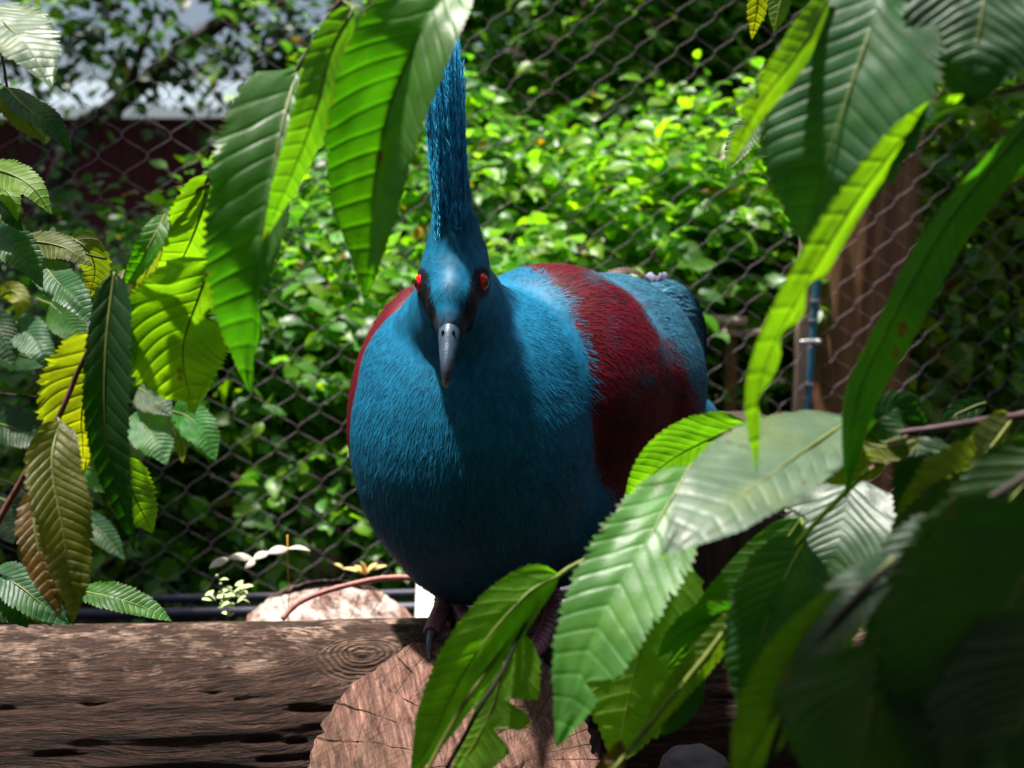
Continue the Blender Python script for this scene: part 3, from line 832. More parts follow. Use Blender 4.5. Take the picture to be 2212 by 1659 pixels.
# --- crest: a fan of lacy feathers seen edge on
def crest_feather_mesh(L, seed, nb=120):
    rng = np.random.default_rng(seed)
    V = []; Fc = []; Cc = []
    n = 14; t = np.linspace(0, 1, n)
    curve = np.stack([.004 * np.sin(t * 2 + seed) * t, .010 * t ** 2 * rng.uniform(-1, 1.4), t * L], -1)
    v, f = tube(curve, np.linspace(.0009, .0003, n), 4, cap=False)
    V.append(v); Fc += f; Cc.append(np.tile([.02, .13, .24], (len(v), 1))); base = len(v)
    for k in range(nb):
        tk = rng.uniform(.02, 1) ; p = np.array([np.interp(tk, t, curve[:, i]) for i in range(3)])
        ang = rng.uniform(0, 2 * math.pi); out = np.array([math.cos(ang), math.sin(ang), 0])
        l = rng.uniform(.007, .015) * (1 - .35 * tk) * min(1, .35 + 3 * tk); up = rng.uniform(1.2, 2.4)
        d = unit(out * .42 + np.array([0, 0, up])); side = unit(np.cross(d, out + 1e-3)) * rng.uniform(.00013, .00024)
        mid = p + d * l * .55 + out * .0006; tip = p + d * l + out * .0012
        V.append(np.array([p - side, p + side, mid - side, mid + side, tip]))
        Fc += [(base, base + 1, base + 3), (base, base + 3, base + 2), (base + 2, base + 3, base + 4)]; base += 5
        c = (np.array([.014, .19, .32]) * rng.uniform(.8, 1.8) + np.array([.03, .0, .05]) * (rng.random() < .25) + BLUE_L * .5 * (rng.random() < .25))
        c = c * (1 + .9 * max(0, 1 - tk * 3)); Cc.append(np.array([c * .8, c * .8, c, c, c * 1.3]))  # barbs painted lighter near the root, where the crest shades itself
    return make_mesh('crest_feather', np.concatenate(V), Fc, CREST, smooth=False, cols=np.clip(np.concatenate(Cc), .002, 1))
def crest_mat():
    s = NT('crest_plume'); col = s.attr('Col')
    b = s.bsdf(Base_Color=col, Roughness=.45, Specular_IOR_Level=.4)
    t = s.n('BsdfTranslucent', {'Color': s.mix(1.0, col, (2.2, 2.2, 2.0, 1), 'MULTIPLY')})
    return s.done(s.n('MixShader', {0: .6, 1: b.outputs[0], 2: t.outputs[0]}))
CREST = crest_mat()
cms = [crest_feather_mesh(.195, k, 340) for k in range(7)]
TOP = P(984, 555, .99)
for k in range(210):
    u = random.random(); s = random.gauss(0, .6); s = max(-1, min(1, s))
    root = np.array([TOP[0] + s * .015, .966 + u * .070 + TOP[1] - 1.0, TOP[2] + .022 - .04 * abs(u - .45) - .012 * s * s])
    tipx = TOP[0] - .012 + s * .0105 + random.gauss(0, .0022)
    tilt = R(-3 + 22 * u + random.gauss(0, 2.5))
    hl = .185 * random.uniform(.86, 1.04)
    d = np.array([0.0, math.sin(tilt), math.cos(tilt)]) * hl; d[0] = tipx - root[0]; d = unit(d)
    o = bpy.data.objects.new('crest_feather', cms[k % 7]); C.objects.link(o); o.parent = bird
    o.location = tuple(root - WO[bird])
    q = Vector(d).to_track_quat('Z', 'Y'); o.rotation_mode = 'QUATERNION'
    o.rotation_quaternion = q @ Euler((0, 0, random.uniform(0, 6.28))).to_quaternion()
    o.scale = (1, 1, random.uniform(.80, .98))
# short forehead wisps are part of the crest
# --- wings and tail
def blade(a, b, w, nrm, curl=.0, tipr=.35, n=26, m=9, colf=None, name='flight_feather', parent=None, sag=None, split=True):
    a = np.asarray(a, float); b = np.asarray(b, float)
    T = unit(b - a); Nn = unit(np.asarray(nrm, float) - (np.asarray(nrm, float) @ T) * T); S = np.cross(T, Nn)
    t = np.linspace(0, 1, n)[:, None]; v = np.linspace(-1, 1, m)[None]
    wt = w * np.clip(np.minimum((t / .10) ** .6, 1), .25, 1) * np.sqrt(np.clip(1 - np.clip((t - 1 + tipr) / tipr, 0, 1) ** 2.2, .0004, 1))
    jag = .0012 * np.sin(t * 90 + v * 3) * np.abs(v)
    h = curl * np.sin(t * math.pi) - .25 * w * v ** 2
    pos = a + (t * np.linalg.norm(b - a))[..., None] * T + ((wt + jag) * v)[..., None] * S + h[..., None] * Nn
    if sag is not None: pos = pos + (t ** 2)[..., None] * np.asarray(sag)
    pos = pos.reshape(-1, 3)
    base = np.asarray(colf if colf is not None else WINGB)
    vv_ = np.tile(np.linspace(-1, 1, m)[None], (n, 1)).ravel()
    c = base * (1 + .3 * fbm(pos * np.array([60, 60, 60]), 3, 8) - .25 * (np.abs(vv_) < .15) + .15 * vv_)[:, None]
    return part(name, pos, grid_faces(n, m), PLUME, parent, cols=np.clip(c, .003, 1))
# right wing of the bird: only its maroon shoulder shows past the breast
rw_c = P(914, 872, 1.205)
wv_, wf_ = ellipsoid_mesh(rw_c, (.061, .120, .134), (0, R(6), R(-24)), 40, 60)
wcol = MAROON[None] * (1 + .35 * fbm(wv_ * 90, 3, 3) + .2 * fbm(wv_ * 260, 2, 4))[:, None]
rw = part('wing', wv_, wf_, PLUME, bird, cols=np.clip(wcol, .002, 1))
wn_ = unit((wv_ - rw_c) / np.array([.072, .135, .140]) ** 2)
tf = np.concatenate([wf_[:, [0, 1, 2]], wf_[:, [0, 2, 3]]])
def mcol(p, n, j): return np.clip(MAROON[None] * (1 + .35 * fbm(p * 90, 3, 3))[:, None], .002, 1)
vv, ff, cc_ = strands(wv_, wn_, tf, 9000, mcol, lambda p: np.full(len(p), .011), lambda p: np.full(len(p), .0005), lambda p: np.full(len(p), .10),
                      lambda p, n: np.tile(AXIS + np.array([-.3, 0, -.4]), (len(p), 1)))
x = part('plumage', vv, ff, PLUME, rw, cols=cc_, smooth=False); x['kind'] = 'stuff'
# left wing: long flight feathers folded along the flank, coverts above
lw_root = P(1430, 720, 1.27)
lv, lf = ellipsoid_mesh(P(1415, 775, 1.30), (.040, .105, .094), (R(-10), R(8), R(-36)), 30, 40)
lcol = bird_colour(lv)
lw = part('wing', lv, lf, PLUME, bird, cols=lcol)
ln_ = unit(lv - P(1415, 775, 1.30))
tf = np.concatenate([lf[:, [0, 1, 2]], lf[:, [0, 2, 3]]])
vv, ff, cc_ = strands(lv, ln_, tf, 9000, bird_colour, lambda p: np.full(len(p), .013), lambda p: np.full(len(p), .0006), lambda p: np.full(len(p), .06), lambda p, n: np.tile(AXIS + [.1, 0, -.5], (len(p), 1)))
x = part('plumage', vv, ff, PLUME, lw, cols=cc_, smooth=False); x['kind'] = 'stuff'
for k in range(9):
    u = k / 8
    a = P(1395 + 62 * u, 640 + 150 * u, 1.255 + .02 * u); b = P(1496 + 6 * math.sin(u * 3) - 16 * u * u, 765 + 165 * u, 1.36 + .03 * u)
    blade(a, b, .017 - .004 * u, (.75, -.62, .35 - .5 * u), .016, colf=WINGB * (1.25 - .5 * u) if k % 3 else np.array([.06, .04, .05]), parent=lw)
blade(P(1440, 880, 1.27), P(1478, 945, 1.31), .012, (.5, -.8, -.1), .003, colf=(.38, .40, .46), parent=lw)
for k in range(6):
    u = k / 5
    a = P(1430 + 10 * u, 830 + 22 * u, 1.34 + .01 * u); b = P(1562 - 22 * u, 905 + 42 * u, 1.46 + .01 * u)
    blade(a, b, .022, (.45, -.75, .6), .006, tipr=.18, colf=np.array([.02, .11, .22]) * (1 - .3 * u), name='tail_feather', parent=bird)
blade(P(1306, 592, 1.235), P(1402, 603, 1.25), .0065, (0, -.5, .85), .010, colf=(.075, .05, .035), name='ruffled_feather', parent=bird)
for k in range(6):
    a = P(1402 + 3 * k, 618, 1.262); b = P(1396 + 9 * k, 592 - 5 * math.sin(k * 1.7), 1.262 + .006 * (k % 2))
    blade(a, b, .0035, (0, -1, .2), .0015, colf=(.22, .22, .34), name='ruffled_feather', parent=bird, n=10, m=5)

# --- feet
def skin_mat():
    s = NT('scaly_skin')
    oc = s.n('TexCoord').outputs['Object']; ri = s.attr('ring', 2)
    fr = s.math('PINGPONG', ri, .5)
    c = s.ramp(s.noise(160, oc, 3), [(.3, (.16, .03, .05)), (.7, (.32, .10, .13))])
    c = s.mix(s.rng(fr, .12, 0), c, (.035, .010, .014))
    c = s.mix(s.rng(fr, .32, .5, 0, .35), c, (.42, .26, .33))
    return s.done(s.bsdf(Base_Color=c, Roughness=.4, Specular_IOR_Level=.5))
M_SKIN = skin_mat()
def limb(pts, radii, rings, name, parent, ns=14, n=70):
    p = catmull(pts, n); r = np.interp(np.linspace(0, 1, n), np.linspace(0, 1, len(radii)), radii)
    ph = np.linspace(0, rings, n); sc = np.abs((ph % 1) - .5) * 2          # 1 at joints
    r = r * (1.08 - .16 * sc ** 2)
    v, f = tube(p, r, ns)
    return part(name, v, f, M_SKIN, parent, attrs={'ring': np.repeat(ph, ns)})
def claw(p0, d, parent, L=.017, down=(0, -.3, -1)):
    d = unit(d); dn = unit(np.asarray(down, float))
    pts = [p0 - d * .003, p0 + d * L * .45 + dn * L * .08, p0 + d * L * .8 + dn * L * .5, p0 + d * L * .92 + dn * L * .95]
    v, f = tube(catmull(pts, 12), np.linspace(.0038, .0005, 12), 10); part('claw', v, f, M_CLAW, parent)
def toe(pts, radii, rings, parent, dirn, **kw):
    t = limb(pts, radii, rings, 'toe', parent)
    claw(np.asarray(pts[-1], float), dirn, t, **kw); return t
lf1 = limb([P(962, 1225, 1.12), P(960, 1270, 1.115), P(958, 1310, 1.108)], [.011, .0095, .0095], 9, 'leg', bird)
toe([P(962, 1302, 1.108), P(950, 1328, 1.085), P(938, 1352, 1.065), P(930, 1368, 1.05)], [.0095, .0088, .0085, .0070], 11, lf1, (-.15, -.8, -.35), down=(.25, -.35, -1))
toe([P(968, 1305, 1.112), P(995, 1320, 1.09), P(1008, 1345, 1.065), P(1016, 1378, 1.04)], [.0088, .0078, .0078, .0062], 11, lf1, (.1, -.8, -.4))
toe([P(958, 1306, 1.115), P(975, 1330, 1.10), P(985, 1352, 1.085)], [.0085, .0075, .0065], 8, lf1, (0, -.8, -.4))
lf2 = limb([P(1185, 1215, 1.15), P(1190, 1270, 1.14), P(1196, 1318, 1.125)], [.011, .0095, .0095], 9, 'leg', bird)
toe([P(1198, 1310, 1.12), P(1188, 1348, 1.09), P(1165, 1390, 1.06), P(1142, 1414, 1.035)], [.0098, .0092, .0088, .0072], 12, lf2, (-.75, -.6, -.1), L=.020, down=(-.3, -.2, -1))
toe([P(1200, 1312, 1.125), P(1222, 1345, 1.09), P(1240, 1385, 1.06)], [.0092, .008, .0066], 9, lf2, (.3, -.8, -.3))
toe([P(1190, 1312, 1.125), P(1150, 1335, 1.11), P(1108, 1352, 1.095)], [.0088, .0078, .0062], 9, lf2, (-.8, -.4, -.3))

# ------------------------------------------------------------------ shrubs and trees behind the netting
def leaf_template():
    # folded ovate leaf along +Y, length 1, 8 triangles
    y = np.array([0, .22, .50, .78, 1.0]); w = np.array([0, .26, .33, .19, 0]); z = np.array([0, .02, .0, -.06, -.16])
    V = [(0, y[0], z[0])]
    for k in (1, 2, 3): V += [(-w[k], y[k], z[k] + .07), (0, y[k], z[k]), (w[k], y[k], z[k] + .07)]
    V.append((0, 1.0, z[4]))
    F_ = [(0, 2, 1), (0, 3, 2), (1, 2, 5), (1, 5, 4), (2, 3, 6), (2, 6, 5), (4, 5, 8), (4, 8, 7), (5, 6, 9), (5, 9, 8), (7, 8, 10), (8, 9, 10)]
    return np.array(V, float), np.array(F_)
LT, LF = leaf_template()
SHRUB_GREENS = np.array([(.078, .25, .012), (.050, .18, .016), (.120, .30, .010), (.032, .12, .016), (.080, .21, .040), (.150, .31, .010)])
lvar = []
for k in range(6):
    v = LT.copy(); v[:, 0] *= .85 + .06 * k; v[:, 2] *= .6 + .25 * k
    lvar.append(make_mesh('leaf', v, LF, SHRUB_LEAF, cols=np.tile(SHRUB_GREENS[k], (len(v), 1))))

def frames(T, N):
    T = unit(T); N = unit(N - (N * T).sum(-1, keepdims=True) * T); S = np.cross(T, N); return S, T, N

def bush(name, label, cat, base, centre, rad, ntw, size_, greens=None, seed=0, single=70, group=None, trunk=None, droop=.25, per=9, stemmat=None, upness=.75, light=1.0):
    rng = np.random.default_rng(seed); size = size_ * 1.28
    th = thing(name, label, cat, base, group)
    centre = np.asarray(centre, float); rad = np.asarray(rad, float)
    if trunk is None:
        for k in range(4):
            e = centre + rng.normal(size=3) * rad * .35
            b = np.asarray(base) + np.array([rng.uniform(-.08, .08), rng.uniform(-.05, .05), -.02])
            m = (b + e) / 2 + rng.normal(size=3) * .05
            v, f = tube([b, m, e], [.011, .008, .004], 7, 14)
            part('stem', v, f, stemmat or M_TRUNK, th)
    else:
        for pts, rr in trunk:
            v, f = tube(pts, rr, 12, 30)
            v = v + (fbm(v * 22, 3, seed) * .10 * np.interp(v[:, 2], [0, 3], [rr[0], rr[-1]]))[:, None] * np.array([1, 1, 0])
            part('trunk', v, f, M_TRUNK, th)
    # twigs spread through the crown, leaves alternate along them
    d = unit(rng.normal(size=(ntw, 3))); rr = rng.uniform(.35, 1, ntw) ** .45
    st = centre + d * rr[:, None] * rad
    lump = fbm(st * 3.0, 2, seed); keep = lump > -.42; st, d = st[keep], d[keep]; n = len(st)
    dirn = unit(d * .7 + rng.normal(size=(n, 3)) * .55 + np.array([0, -.15, .25]))
    Lt = rng.uniform(.6, 1.3, n) * size * 4.6
    P_, T_, N_, S_ = [], [], [], []
    for k in range(per):
        t = (k + .4) / per
        pos = st + dirn * (Lt * t)[:, None] + np.array([0, 0, -1.0]) * (droop * Lt * t * t)[:, None]
        sd = unit(np.cross(dirn, [0, 0, 1.0])) * (1 if k % 2 else -1)
        tdir = unit(sd * .9 + dirn * .6 + np.array([0, 0, -.35]) + rng.normal(size=(n, 3)) * .30)
        nn = np.array([0, 0, 1.0]) * upness + rng.normal(size=(n, 3)) * .42 + np.array([0, -.30, 0])
        P_.append(pos); T_.append(tdir); N_.append(nn); S_.append(size * rng.uniform(.6, 1.25, n) * (1.1 - .35 * t))
    P_ = np.concatenate(P_); T_ = np.concatenate(T_); N_ = np.concatenate(N_); S_ = np.concatenate(S_)
    ok = (P_[:, 2] > .05) & ((P_[:, 1] > FY + FSL * P_[:, 0] + .03) | (centre[2] > 2)); P_, T_, N_, S_ = P_[ok], T_[ok], N_[ok], S_[ok]
    Sx, Tx, Nx = frames(T_, N_)
    px, py, dd = project(P_)
    vis = (px > -40) & (px < W + 40) & (py > -40) & (py < 1340)
    order = np.argsort(np.where(vis, dd - S_ * 3, 99))
    one = order[:single]; one = one[vis[one]]
    rest = np.setdiff1d(np.arange(len(P_)), one)
    for k in one:
        o = bpy.data.objects.new('leaf', lvar[rng.integers(6)]); C.objects.link(o); o.parent = th
        o.rotation_mode = 'QUATERNION'
        o.rotation_quaternion = Matrix((Sx[k], Tx[k], Nx[k])).transposed().to_quaternion()
        o.location = tuple(P_[k] - WO[th]); o.scale = (S_[k],) * 3
    G = greens if greens is not None else SHRUB_GREENS
    q = rest
    V = P_[q][:, None] + S_[q][:, None, None] * (LT[None, :, :1] * Sx[q][:, None] * rng.uniform(.8, 1.2, (len(q), 1, 1)) + LT[None, :, 1:2] * Tx[q][:, None] + LT[None, :, 2:] * Nx[q][:, None] * rng.uniform(.3, 2, (len(q), 1, 1)))
    Fx = (np.arange(len(q))[:, None, None] * len(LT) + LF[None]).reshape(-1, 3)
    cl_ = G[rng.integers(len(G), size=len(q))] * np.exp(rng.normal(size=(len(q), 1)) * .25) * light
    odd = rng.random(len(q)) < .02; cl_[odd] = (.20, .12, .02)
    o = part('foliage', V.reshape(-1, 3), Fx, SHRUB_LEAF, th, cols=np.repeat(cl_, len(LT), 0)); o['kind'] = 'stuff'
    return th

bush('shrub', 'low leafy green shrub behind the netting beside the black pipes', 'shrub', (-.62, 2.50, .03), (-.60, 2.48, .44), (.42, .24, .40), 560, .045, seed=1, single=110)
bush('shrub', 'bright sunlit leafy shrub seen between the hanging leaves and the bird', 'shrub', (-.22, 2.95, .03), (-.24, 3.0, .76), (.50, .32, .40), 660, .046, seed=2, single=110)
bush('shrub', 'low green shrub directly behind the breast and feet of the bird', 'shrub', (-.1, 2.45, .03), (-.12, 2.42, .36), (.38, .2, .33), 420, .045, seed=3, single=90)
bush('shrub', 'sunlit yellow-green shrub rising just above the back of the bird', 'shrub', (.33, 2.7, .03), (.30, 2.74, .72), (.42, .26, .26), 560, .050, seed=4, single=120,
     greens=np.array([(.13, .30, .012), (.08, .24, .012), (.17, .33, .012), (.06, .19, .02)]))
bush('shrub', 'broad green shrub between the bird and the brown post', 'shrub', (.74, 2.9, .03), (.72, 2.95, .62), (.42, .36, .55), 760, .044, seed=5, single=110)
bush('shrub', 'small-leaved green shrub behind the brown post', 'shrub', (1.25, 2.9, .03), (1.25, 2.95, .55), (.40, .36, .52), 600, .045, seed=6, single=60)
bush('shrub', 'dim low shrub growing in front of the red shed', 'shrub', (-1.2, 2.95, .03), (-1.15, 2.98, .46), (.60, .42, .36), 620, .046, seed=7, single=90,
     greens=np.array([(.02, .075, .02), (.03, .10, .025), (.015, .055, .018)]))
bush('yellow_green_bush', 'pale yellow-green drooping bush to the right of the brown post', 'shrub', (1.2, 2.75, .03), (1.10, 2.72, .98), (.20, .10, .36), 220, .060, seed=8, single=110, per=7, droop=.7,
     greens=np.array([(.14, .24, .02), (.10, .22, .03), (.20, .22, .02)]))
bush('hedge_tree', 'tall dense hedge tree above the bird, behind the sunlit shrub', 'tree', (.25, 4.0, .03), (.22, 4.05, 1.38), (.75, .5, .95), 1900, .058, seed=9, single=120)
bush('hedge_tree', 'tall dense hedge tree behind the brown post', 'tree', (1.25, 4.1, .03), (1.25, 4.1, 1.35), (.75, .5, .95), 1700, .058, seed=10, single=110)
bush('hedge_tree', 'dense hedge tree standing between the red shed and the taller hedge', 'tree', (-.45, 4.3, .03), (-.42, 4.35, .78), (.50, .42, .62), 850, .056, seed=11, single=90)
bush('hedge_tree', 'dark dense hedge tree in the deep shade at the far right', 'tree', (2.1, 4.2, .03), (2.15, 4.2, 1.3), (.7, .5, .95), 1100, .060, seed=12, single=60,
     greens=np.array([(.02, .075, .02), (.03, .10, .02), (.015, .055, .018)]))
# leaning tree by the shed; its crown hangs over the shrubs
tb = P(120, 400, 5.2); 
trunk = [([(tb[0] - .45, tb[1], -.02), P(150, 330, 5.2), P(232, 245, 5.2), P(380, 120, 5.2), P(545, -5, 5.2), P(720, -160, 5.1)], [.075, .055, .05, .042, .035, .025]),
         ([P(262, 215, 5.2), P(285, 172, 5.15), P(300, 120, 5.1), P(330, 40, 5.0)], [.028, .022, .018, .012]),
         ([P(545, -5, 5.2), P(600, -60, 5.0), P(900, -150, 4.9)], [.03, .025, .015])]
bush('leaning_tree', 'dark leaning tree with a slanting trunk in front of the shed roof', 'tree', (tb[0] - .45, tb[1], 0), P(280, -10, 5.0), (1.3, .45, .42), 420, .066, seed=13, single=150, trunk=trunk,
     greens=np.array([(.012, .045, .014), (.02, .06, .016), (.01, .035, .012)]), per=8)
t2 = [([(2.4, 3.9, 0), (2.2, 3.8, 1.2), (1.6, 3.8, 2.3), (.8, 3.75, 2.75), (-.3, 3.7, 2.9)], [.09, .075, .055, .035, .018])]
bush('shade_tree', 'spreading tree whose high crown shades the hedge and the netting', 'tree', (2.4, 3.9, 0), (.15, 3.75, 2.80), (1.0, .5, .28), 130, .085, seed=14, single=20, trunk=t2, per=8)

t4 = [([(-2.0, 2.7, 0), (-1.95, 2.6, 1.0), (-1.75, 2.4, 1.9), (-1.45, 1.9, 2.2), (-1.3, 1.2, 2.25)], [.08, .07, .05, .03, .015])]
bush('shade_tree', 'added unseen spreading tree beside the netting whose crown shades the left-hand leaves and shrubs', 'tree', (-2.0, 2.7, 0), (-1.42, 2.1, 2.15), (.34, .95, .16), 560, .056, seed=17, single=0, trunk=t4, per=8)  # out-of-view tree added to darken the left side
def sunshade():  # unseen roof and wall, added to cut fill light on the foreground
    th = thing('added_sunshade', 'added unseen timber shelter with a boarded roof over the spot the bird is watched from', 'sunshade', (0, -1.0, .03))
    x0, x1, y0, y1, zr = -1.9, 2.3, -2.6, .475, 1.72
    n = int((x1 - x0) / .14)
    v, f = box((0, 0, 0), (.136, y1 - y0, .022), .003)
    v = v[:, [0, 1, 2]]
    me_r = make_mesh('roof_board', v, f, M_DARKWOOD, smooth=False)
    for k in range(n):
        o = bpy.data.objects.new('roof_board', me_r); C.objects.link(o); o.parent = th
        o.location = (x0 + .07 + k * .14, (y0 + y1) / 2 + 1.0 + random.uniform(-.012, .012), zr - .03 + random.uniform(-.003, .003))
    v, f = box((0, 0, 0), (.136, .022, zr - .08))
    me_w = make_mesh('wall_board', v, f, M_DARKWOOD, smooth=False)
    for k in range(n):
        o = bpy.data.objects.new('wall_board', me_w); C.objects.link(o); o.parent = th
        o.location = (x0 + .07 + k * .14, y0 + 1.0 + .03, (zr - .08) / 2 - .01)
    for x in (x0 + .06, x1 - .06):
        v, f = box((x, y0 + .15, zr / 2), (.09, .09, zr - .05), .01); part('post', v, f, M_DARKWOOD, th)
        v, f = box((x, y1 - .12, zr / 2), (.09, .09, zr - .05), .01); part('post', v, f, M_DARKWOOD, th)
    v, f = box(((x0 + x1) / 2, y1 - .12, zr - .06), (x1 - x0, .05, .08)); part('beam', v, f, M_DARKWOOD, th, smooth=False)
sunshade()
# ------------------------------------------------------------------ foreground branches with large toothed leaves
def leaf(parent, pts, wpx, col, roll=(0, 0), fold=.12, under=False, mat=None, stalk=None, veins=15, pleat=1.0, curl=0.0, asym=(1, 1), nu=150, nv=21, bite=None, wave=0.0, seed=None, peak=.40):
    seed = seed if seed is not None else random.randint(0, 9999)
    rng = np.random.default_rng(seed)
    p3 = [P(*q) for q in pts]
    c = catmull(p3, nu); L = np.linalg.norm(np.diff(c, axis=0), axis=1).sum()
    dmid = np.mean([q[2] for q in pts]); hw = wpx / 2 * dmid / FPX
    t = np.linspace(0, 1, nu)
    T = unit(np.gradient(c, axis=0))
    V = unit(CAM - c); N0 = unit(V - (V * T).sum(1, keepdims=True) * T); S0 = np.cross(T, N0)
    if roll[0] == 'sun':                                   # turned so that the upper side catches the light
        Hn = unit(unit(CAM - c[nu // 2]) + SUN_DIR); best = max(range(-75, 76), key=lambda g: (math.cos(R(g)) * N0[nu // 2] - math.sin(R(g)) * S0[nu // 2]) @ Hn)
        best = best * roll[1]; hw = hw / max(.75, math.cos(R(best))); roll = (best, best)
    th = np.radians(np.interp(t, np.linspace(0, 1, len(roll)), roll))[:, None]
    S = np.cos(th) * S0 + np.sin(th) * N0; N = np.cos(th) * N0 - np.sin(th) * S0
    a = peak / (1 - peak)
    prof = (t ** (a * .95)) * (1 - t) ** .95; prof = prof / prof.max()
    prof = prof ** .82
    prof = prof * (1 - .30 * np.clip((t - .78) / .22, 0, 1)) + .012 * (1 - t)
    teeth = int(L / .0042)
    v = np.linspace(-1, 1, nv)
    up = -1.0 if under else 1.0
    SS, VV = np.meshgrid(t, v, indexing='ij')              # rows of the grid run along the side veins
    k = hw / L * 1.45
    TT = np.clip(SS + k * np.abs(VV) * prof[:, None] * (1 - SS), 0, 1)
    ip = lambda A: np.stack([np.interp(TT, t, A[:, i]) for i in range(3)], -1)
    c2, S2, N2 = ip(c), unit(ip(S)), unit(ip(N))
    pr2 = np.interp(TT, t, prof)
    phase = SS * veins
    fr = np.abs((phase % 1.0) - .5) * 2                    # 1 at the veins
    ple = (1 - fr ** 2.2) * .0135 * hw * pleat ** .7 * np.clip(np.abs(VV) * 4, 0, 1) * np.clip(pr2 * 2, 0, 1) * (1.15 - .5 * np.abs(VV))
    saw = (TT * teeth) % 1.0; big = (TT * teeth / 4) % 1.0
    ta = .45 if pleat <= .6 else 1.0
    edge = 1 + (np.abs(VV) > .98) * ((saw - .5) * .12 * ta + (big - .5) * .08 * ta ** 2 + rng.normal(size=(nu, 1)) * .012)
    sidew = np.where(VV < 0, asym[1], asym[0])
    w = hw * pr2 * VV * edge * sidew
    if bite:
        for (bt, bs, br) in bite:                          # insect bites: margin pulled in
            cut = np.exp(-((TT - bt) / br) ** 2) * (np.sign(VV) == -bs)
            w = w * (1 - .75 * cut * np.abs(VV) ** .5)
    nz = fbm(np.stack([TT * 5 + seed, VV * 1.5, VV * 0], -1), 3, seed) * .10 * hw + wave * hw * np.sin(TT * 17 + seed) * VV ** 2
    h = up * (np.abs(w) * math.tan(fold) + ple) + nz - up * curl * hw * VV ** 2
    pos = c2 + w[..., None] * S2 * math.cos(fold) + h[..., None] * N2
    f = grid_faces(nu, nv)
    # orientation: geometric normal along +N when the upper side faces the camera
    mid = nu // 2
    i0, i1, i2, i3 = f[mid * (nv - 1) + 12]
    pf = pos.reshape(-1, 3); gn = np.cross(pf[i1] - pf[i0], pf[i2] - pf[i0])
    if (gn @ N[mid]) * up < 0: f = f[:, ::-1]
    o = part('leaf', pf, f, mat or LEAF, parent, attrs={'phase': phase.ravel(), 'vv': VV.ravel(), 'tt': TT.ravel()})
    cj = np.clip(np.asarray(col) * rng.uniform(.88, 1.14), 0, 1); o.color = (*cj, 1)
    # midrib and stalk, one sub-part
    mr = c - N * up * .0002
    n2 = int(nu * .9)
    pts2 = mr[:n2]
    if stalk is not None: pts2 = np.vstack([catmull([P(*stalk), (P(*stalk) + c[0]) / 2, c[0]], 6)[:-1], pts2])
    rr = np.linspace(.0010, .0002, len(pts2)) * (dmid / .6) ** .3
    v2, f2 = tube(pts2, rr, 6)
    part('midrib', v2, f2, M_TWIG_GRN, o)
    return o

def twig(parent, pts, r0, r1, mat, n=40, name='stem'):
    p = catmull([P(*q) for q in pts], n)
    r = np.linspace(r0, r1, n) * (1 + .10 * np.sin(np.arange(n) * 1.7) * (np.arange(n) % 7 == 0))
    p = p + .0006 * np.stack([fbm(p * 60, 2, 1), fbm(p * 60, 2, 2), fbm(p * 60, 2, 3)], -1)
    v, f = tube(p, r, 9)
    return part(name, v, f, mat, parent)

G1 = (.050, .185, .008); GD = (.011, .050, .010); GM = (.038, .145, .012); GY = (.105, .200, .008); YY = (.135, .255, .004); YO = (.19, .185, .006)
GB = (.040, .120, .050); BR = (.10, .055, .010); OL = (.085, .095, .008)

def branch(label, pts, r0, r1, mat, name='leafy_branch', cat='branch'):
    th = thing(name, label, cat, P(*pts[0]))
    twig(th, pts, r0, r1, mat)
    return th

# A: hanging top-centre branch
b = branch('hanging branch with two big green leaves beside the crest of the bird', [(1080, -150, .60), (980, -70, .60), (800, -30, .61), (735, 5, .62), (690, 70, .63), (642, 152, .64)], .0022, .0011, M_TWIG_RED)
leaf(b, [(1005, -72, .60), (915, 60, .58), (826, 290, .585), (790, 642, .60)], 225, G1, mat=LEAF_GLOSS, roll=('sun', .55), fold=.40, pleat=.35, curl=.05, asym=(1.05, .85), stalk=(1000, -75, .60), peak=.42, seed=11)
leaf(b, [(640, 158, .64), (606, 290, .615), (556, 560, .605), (540, 852, .63)], 240, GM, mat=LEAF_GLOSS, roll=('sun', .6), fold=.28, pleat=1.1, asym=(1.0, .45), bite=((.72, 1, .08), (.9, 1, .05)), stalk=(645, 150, .64), veins=13, peak=.36, seed=12)
leaf(b, [(764, 18, .605), (716, 110, .595), (664, 290, .585), (566, 525, .592)], 112, (.075, .20, .006), roll=(30, 40, 46), fold=.10, under=True, stalk=(740, 0, .62), seed=13)
# B: left branch with glowing leaves
b = branch('slanting reddish branch with glowing yellow-green leaves left of the bird', [(-120, 1290, .74), (-10, 1135, .74), (60, 1015, .74), (125, 905, .73), (170, 800, .73), (228, 690, .72), (262, 620, .72), (320, 540, .71), (390, 460, .71), (458, 372, .70)], .0026, .0011, M_TWIG_RED)
twig(b, [(265, 700, .72), (300, 690, .72), (345, 668, .715), (400, 620, .71), (455, 560, .70)], .0012, .0008, M_TWIG_RED)
twig(b, [(355, 480, .71), (400, 425, .705), (452, 398, .70)], .0011, .0008, M_TWIG_RED)
leaf(b, [(462, 560, .695), (430, 640, .70), (395, 760, .715), (418, 894, .73)], 250, YY, roll=(-8, 6), fold=.10, under=True, asym=(1.05, .85), pleat=1.2, bite=((.35, 1, .04), (.93, -1, .04)), stalk=(455, 552, .70), seed=21, veins=11, peak=.45)
leaf(b, [(458, 374, .70), (430, 470, .71), (398, 550, .72), (345, 640, .735)], 120, YY, roll=(10, 18), fold=.08, under=True, bite=((.75, 1, .07),), seed=22, veins=10)
